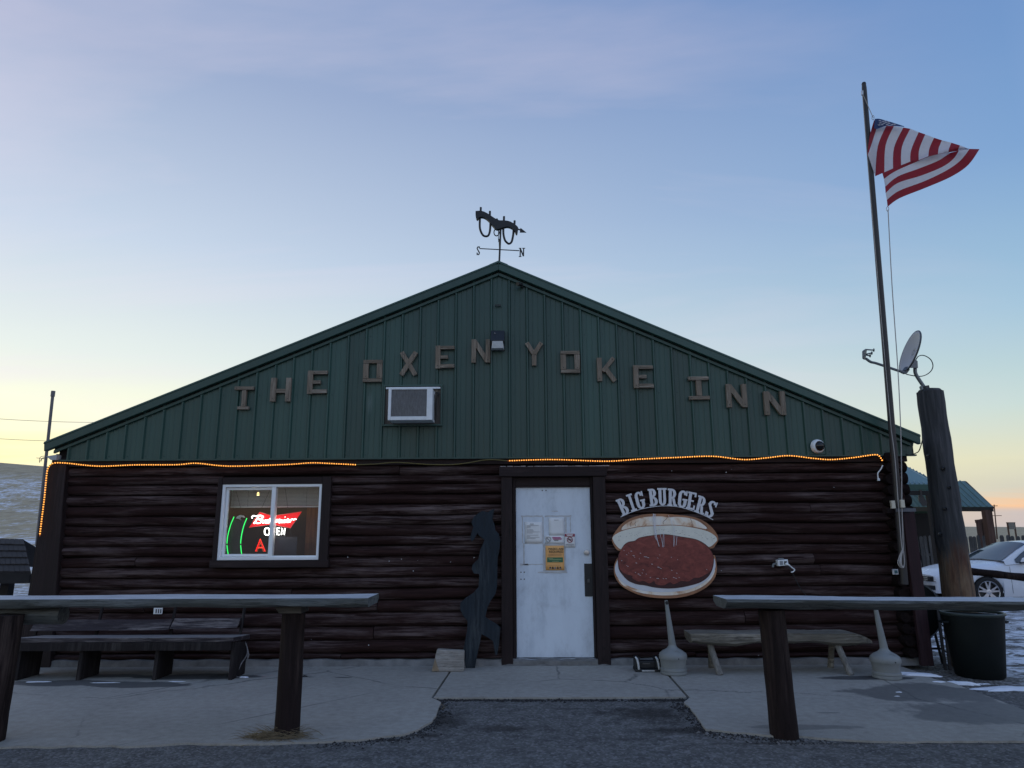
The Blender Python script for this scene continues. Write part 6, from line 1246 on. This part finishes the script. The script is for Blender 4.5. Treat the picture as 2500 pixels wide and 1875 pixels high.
MB().beam(eR+Vector((0, .02, -.08)), eL+Vector((0, .02, -.08)), .05, .14).build('porch_beam', m_blk, ho); MB().beam(eR+Vector((0, .02, -.05)), rR+Vector((0, .0, -.05)), .04, .08).build('rake_board', m_brown, ho)
bR2 = rR+Vector((0, 2.2, -1.3)); mb = MB(); mb.prism([rR, rL, rL+Vector((0, 2.5, -1.2)), rR+Vector((0, 2.5, -1.2))], (0, 0, -.03)); mb.build('back_roof', m_roof2, ho)
pw = D(2408, 1243, 22.35); MB().beam((pw.x, pw.y, -.45), (pw.x, pw.y, eR.z-.1), .21, .21, (0, 1, 0)).build('porch_post', m_brown, ho)
q0 = D(2300, 1250, 25.5); MB().hexa([(q0.x-3, q0.y, -.45), (q0.x-.2, q0.y, -.45), (q0.x-.2, q0.y+4, -.45), (q0.x-3, q0.y+4, -.45), (q0.x-3, q0.y, eR.z-.1), (q0.x-.2, q0.y, eR.z-.1), (q0.x-.2, q0.y+4, eR.z-.1), (q0.x-3, q0.y+4, eR.z-.1)]).build('wall', m_shade, ho)
a0, a1 = D(2190, 1182, 22.8), D(2290, 1182, 22.2); b0, b1 = D(2190, 1126, 25.5), D(2262, 1163, 25.5)
h2 = thing('green_roof_shed', (a0.x, a0.y+.5, -.45), 'steeper green metal roof of a shed beside the log corner', 'building')
mb = MB(); mb.prism([a0, a1, b1, b0], (0, 0, -.03)); rf2 = mb.build('roof', m_roof2, h2)
for k in range(1, 9): p_ = a0+(a1-a0)*k/9; q_ = b0+(b1-b0)*k/9; MB().beam(p_+Vector((0, 0, .015)), q_+Vector((0, 0, .015)), .03, .03).build('roof_rib', m_roof2, rf2)
MB().beam(a0-Vector((0, 0, .1)), a1-Vector((0, 0, .1)), .06, .18).build('gutter', m_greent, h2, bevel=.01); MB().beam(a0-Vector((0, 0, .28)), a1-Vector((0, 0, .28)), .05, .14).build('fascia', m_shade, h2)
q0 = D(2247, 1196, 22.4); MB().beam(q0, q0-Vector((0, 0, .2)), .06, .06).build('hanger', m_blk, h2); MB().prism([q0+Vector(v) for v in ((-.07, 0, -.18), (.06, 0, -.18), (.17, 0, -.4), (.14, 0, -.5), (.02, 0, -.5), (-.08, 0, -.34))], (0, .04, 0)).build('hanging_sign', m_blk, h2)
for px in (2215, 2275): q0 = D(px, 1260, 23.2); MB().beam((q0.x, q0.y, -.45), (q0.x, q0.y, a0.z-.3), .16, .16, (0, 1, 0)).build('post', m_shade, h2)
# gate frame, notice board and far power pole
ga, gb = D(2388, 1269, 27), D(2399, 1267, 27); gf = thing('gate_frame', (ga.x, ga.y, -.45), 'two tall brown gate posts with a crossbar beyond the fence', 'gate')
for q0 in (ga, gb): MB().beam((q0.x, q0.y, -.45), q0, .13, .13, (0, 1, 0)).build('post', m_brown, gf)
MB().beam(ga-Vector((.1, 0, .06)), gb+Vector((.1, 0, -.06)), .1, .12).build('crossbar', m_brown, gf)
na, nb2 = D(2459, 1276, 45), D(2476, 1276, 45); nb_ = thing('notice_board', (na.x, na.y, -.5), 'small grey board on two thin legs in the far field', 'sign')
for q0 in (na, nb2): MB().beam((q0.x, q0.y, -.5), q0, .07, .07, (0, 1, 0)).build('leg', m_brown, nb_)
zz0 = D(2467, 1292, 45).z; MB().box(na.x+.03, nb2.x-.03, na.y-.06, na.y-.03, zz0, na.z).build('board', plain('board_grey', (.2, .185, .165, 1), .8), nb_); MB().beam(na+Vector((-.05, 0, 0)), nb2+Vector((.05, 0, 0)), .08, .05).build('cap_rail', m_brown, nb_)
q0 = D(2427, 1232, 170); q1 = D(2432, 1300, 170); up2 = thing('power_pole', q1, 'distant thin power pole with crossarms on the plain', 'pole'); MB().tube([q1-Vector((0, 0, 2)), q0], [.17, .11], 8).build('pole', m_brown, up2)
for py, w_ in ((1259, 1.6), (1235, .8)): q_ = q1+(q0-q1)*((1300-py)/68.0); MB().beam(q_-Vector((w_, 0, 0)), q_+Vector((w_, 0, 0)), .12, .14).build('crossarm', m_brown, up2)

# ------------------------------------------------------------------ background, left
m_shg = plain('asphalt_shingle', (.035, .031, .03, 1), .95, .5, 30, .4)
sh = thing('shingled_shelter', D(20, 1455, 11.5), 'low dark shingled roof of a small shelter at far left', 'shelter')
sh.location.z = -.1; e0 = D(-110, 1400, 11.0); e1 = D(76, 1398, 11.0); r0_ = D(-100, 1313, 12.3); r1_ = D(58, 1318, 12.3)
for i in range(5):
    t0_, t1_ = i/5, (i+1)/5+.02
    A = e0+(r0_-e0)*t0_; B = e1+(r1_-e1)*t0_; C_ = e1+(r1_-e1)*t1_; D_ = e0+(r0_-e0)*t1_
    nsh = 14
    for k in range(nsh):
        u0_, u1_ = k/nsh, (k+1)/nsh-.004; off = (.5/nsh if i % 2 else 0); u0_, u1_ = min(u0_+off, 1), min(u1_+off, 1)
        if u1_-u0_ < .01: continue
        P4 = [A+(B-A)*u0_, A+(B-A)*u1_, D_+(C_-D_)*u1_, D_+(C_-D_)*u0_]; up4 = Vector((0, -.01, .022)); dr = hsh(i, k, 's')*.008
        MB().hexa([P4[0], P4[1], P4[2], P4[3], P4[0]+up4+Vector((0, 0, dr)), P4[1]+up4+Vector((0, 0, dr)), P4[2]+Vector((0, 0, .004)), P4[3]+Vector((0, 0, .004))]).build('shingle', m_shg, sh)
mb = MB(); mb.prism([e0-Vector((0, 0, .005)), e1-Vector((0, 0, .005)), r1_-Vector((0, 0, .005)), r0_-Vector((0, 0, .005))], (0, 0, -.03)); mb.build('roof_deck', m_shade, sh); MB().prism([r0_, r1_, r1_+Vector((.1, 1.2, -.5)), r0_+Vector((0, 1.2, -.5))], (0, 0, -.03)).build('back_slope', m_shg, sh)
MB().beam(e0-Vector((0, -.03, .09)), e1-Vector((.02, -.03, .09)), .05, .14).build('eave_board', m_shade, sh); q0 = D(19, 1420, 11.4); MB().beam((q0.x, q0.y, -.2), (q0.x, q0.y, e0.z-.05), .14, .14, (0, 1, 0)).build('post', m_shade, sh)
q0 = D(13, 1400, 12.6); MB().beam((q0.x-.6, q0.y+.3, -.2), (q0.x-.6, q0.y+.3, e0.z), .14, .14, (0, 1, 0)).build('post', m_shade, sh)
# vent pipe at the left eave, overhead wires, frayed wires at the corner
q0, q1 = F(129, 963, 1.0), F(117, 1075, 1.0); vp = thing('vent_pipe', q1, 'thin grey pipe with a cap standing above the left eave', 'pipe'); m_pg = plain('pipe_grey', (.16, .15, .155, 1), .6, .2)
MB().tube([q1+(q1-q0)*2.2, q0], .02, 12).build('pipe', m_pg, vp, smooth=True); MB().tube([q0-Vector((0, 0, .03)), q0+Vector((0, 0, .05))], .027, 12).build('cap', m_pg, vp, smooth=True)
for (ya, yb_), lab in (((1013, 1026), 'upper thin power line crossing the yellow sky at left'), ((1063, 1072), 'lower thin power line crossing the yellow sky at left')):
    A, B = D(-200, ya-8, 42), D(330, yb_+4, 52); P = [A+(B-A)*k/16-Vector((0, 0, .25*(1-(k/8-1)**2))) for k in range(17)]; w_ = thing('power_line', A, lab, 'wire', 'power lines'); MB().tube(P, .014, 5).build('cable', m_pg, w_)
w_ = thing('frayed_wires', F(108, 1122, -.1), 'tangle of thin frayed wires at the upper left corner', 'wire')
for pts in ([(112, 1113), (100, 1115), (96, 1122), (97, 1130)], [(112, 1118), (102, 1120), (96, 1128)], [(110, 1121), (100, 1119), (89, 1118)], [(112, 1116), (104, 1118), (100, 1127)]): MB().tube(catmull([F(a_, b_, -.1) for a_, b_ in pts], 4), .0032, 5).build('strand', m_pg, w_)

# ------------------------------------------------------------------ dry grass and litter
m_straw = plain('straw', (.20, .155, .09, 1), .9, .5, 30, .1); rnd = random.Random(11); mb = MB()
def blade(x, y, z, L, an, el, r=.0022):
    p = Vector((x, y, z)); P = [p]; 
    for k in range(3): el -= rnd.uniform(.1, .4); p = p+Vector((math.cos(an)*math.cos(el), math.sin(an)*math.cos(el), max(math.sin(el), -.2)))*L/3; p.z = max(p.z, z+.003); P.append(p.copy()); an += rnd.uniform(-.3, .3)
    mb.tube(P, [r, r*.9, r*.7, r*.3], 3, caps=False)
for k in range(620):
    px = rnd.gauss(674, 26); q0 = G(px, 1806+rnd.gauss(0, 3), ASPH); blade(q0.x, q0.y, ASPH+rnd.random()*.03, rnd.uniform(.06, .2), rnd.choice((math.pi, 0))+rnd.gauss(0, .7), rnd.uniform(.1, .9))
for k in range(40): q0 = G(rnd.uniform(560, 690), 1812+rnd.gauss(0, 3), ASPH); blade(q0.x, q0.y, ASPH+.004, rnd.uniform(.12, .35), math.pi+rnd.gauss(0, .3), .12, .0028)
for px, py, L, an in ((1160, 1704, .16, -.1), (1372, 1703, .14, 0), (760, 1815, .25, .4), (1085, 1728, .12, 2), (1078, 1735, .1, 1.2)): q0 = G(px, py, ASPH); blade(q0.x, q0.y, ASPH+.012, L, an, .1, .003)
tag(mb.build('dry_grass', m_straw), 'clump of dry straw caught round the left rail post base', 'dry grass', kind='stuff')
# small twist of litter and a few flecks of peeled paint on the logs
mb = MB()
for k in range(26): q0 = G(870+rnd.gauss(0, 16), 1652+rnd.gauss(0, 1.5)); blade(q0.x-.65+.0, q0.y, .003, rnd.uniform(.04, .12), rnd.uniform(-.4, .4), .2, .0025)
tag(mb.build('twig_litter', plain('twig_dark', (.03, .028, .026, 1), .9)), 'dark twisted twigs lying on the left slab near the wall', 'twigs', kind='stuff')
mb = MB()
for px, py in ((1009, 1394), (1156, 1362), (1158, 1361), (1761, 1393), (1773, 1153), (1640, 1150), (557, 1376), (849, 1360), (1100, 1372), (950, 1370), (760, 1561), (900, 1575), (2036, 1190), (1852, 1600), (980, 1365), (1020, 1368), (1500, 1399), (2113, 1112), (1786, 1146)):
    q0 = F(px, py, -.012); rr_ = .002+.0045*hsh(px, 'p'); mb.lathe([(.0005, -.001), (rr_, 0), (.0005, .002)], q0, 6, (0, -1, 0), False)
tag(mb.build('paint_flecks', m_bwhite), 'tiny pale staples and flecks stuck on the dark logs', 'flecks', kind='stuff')
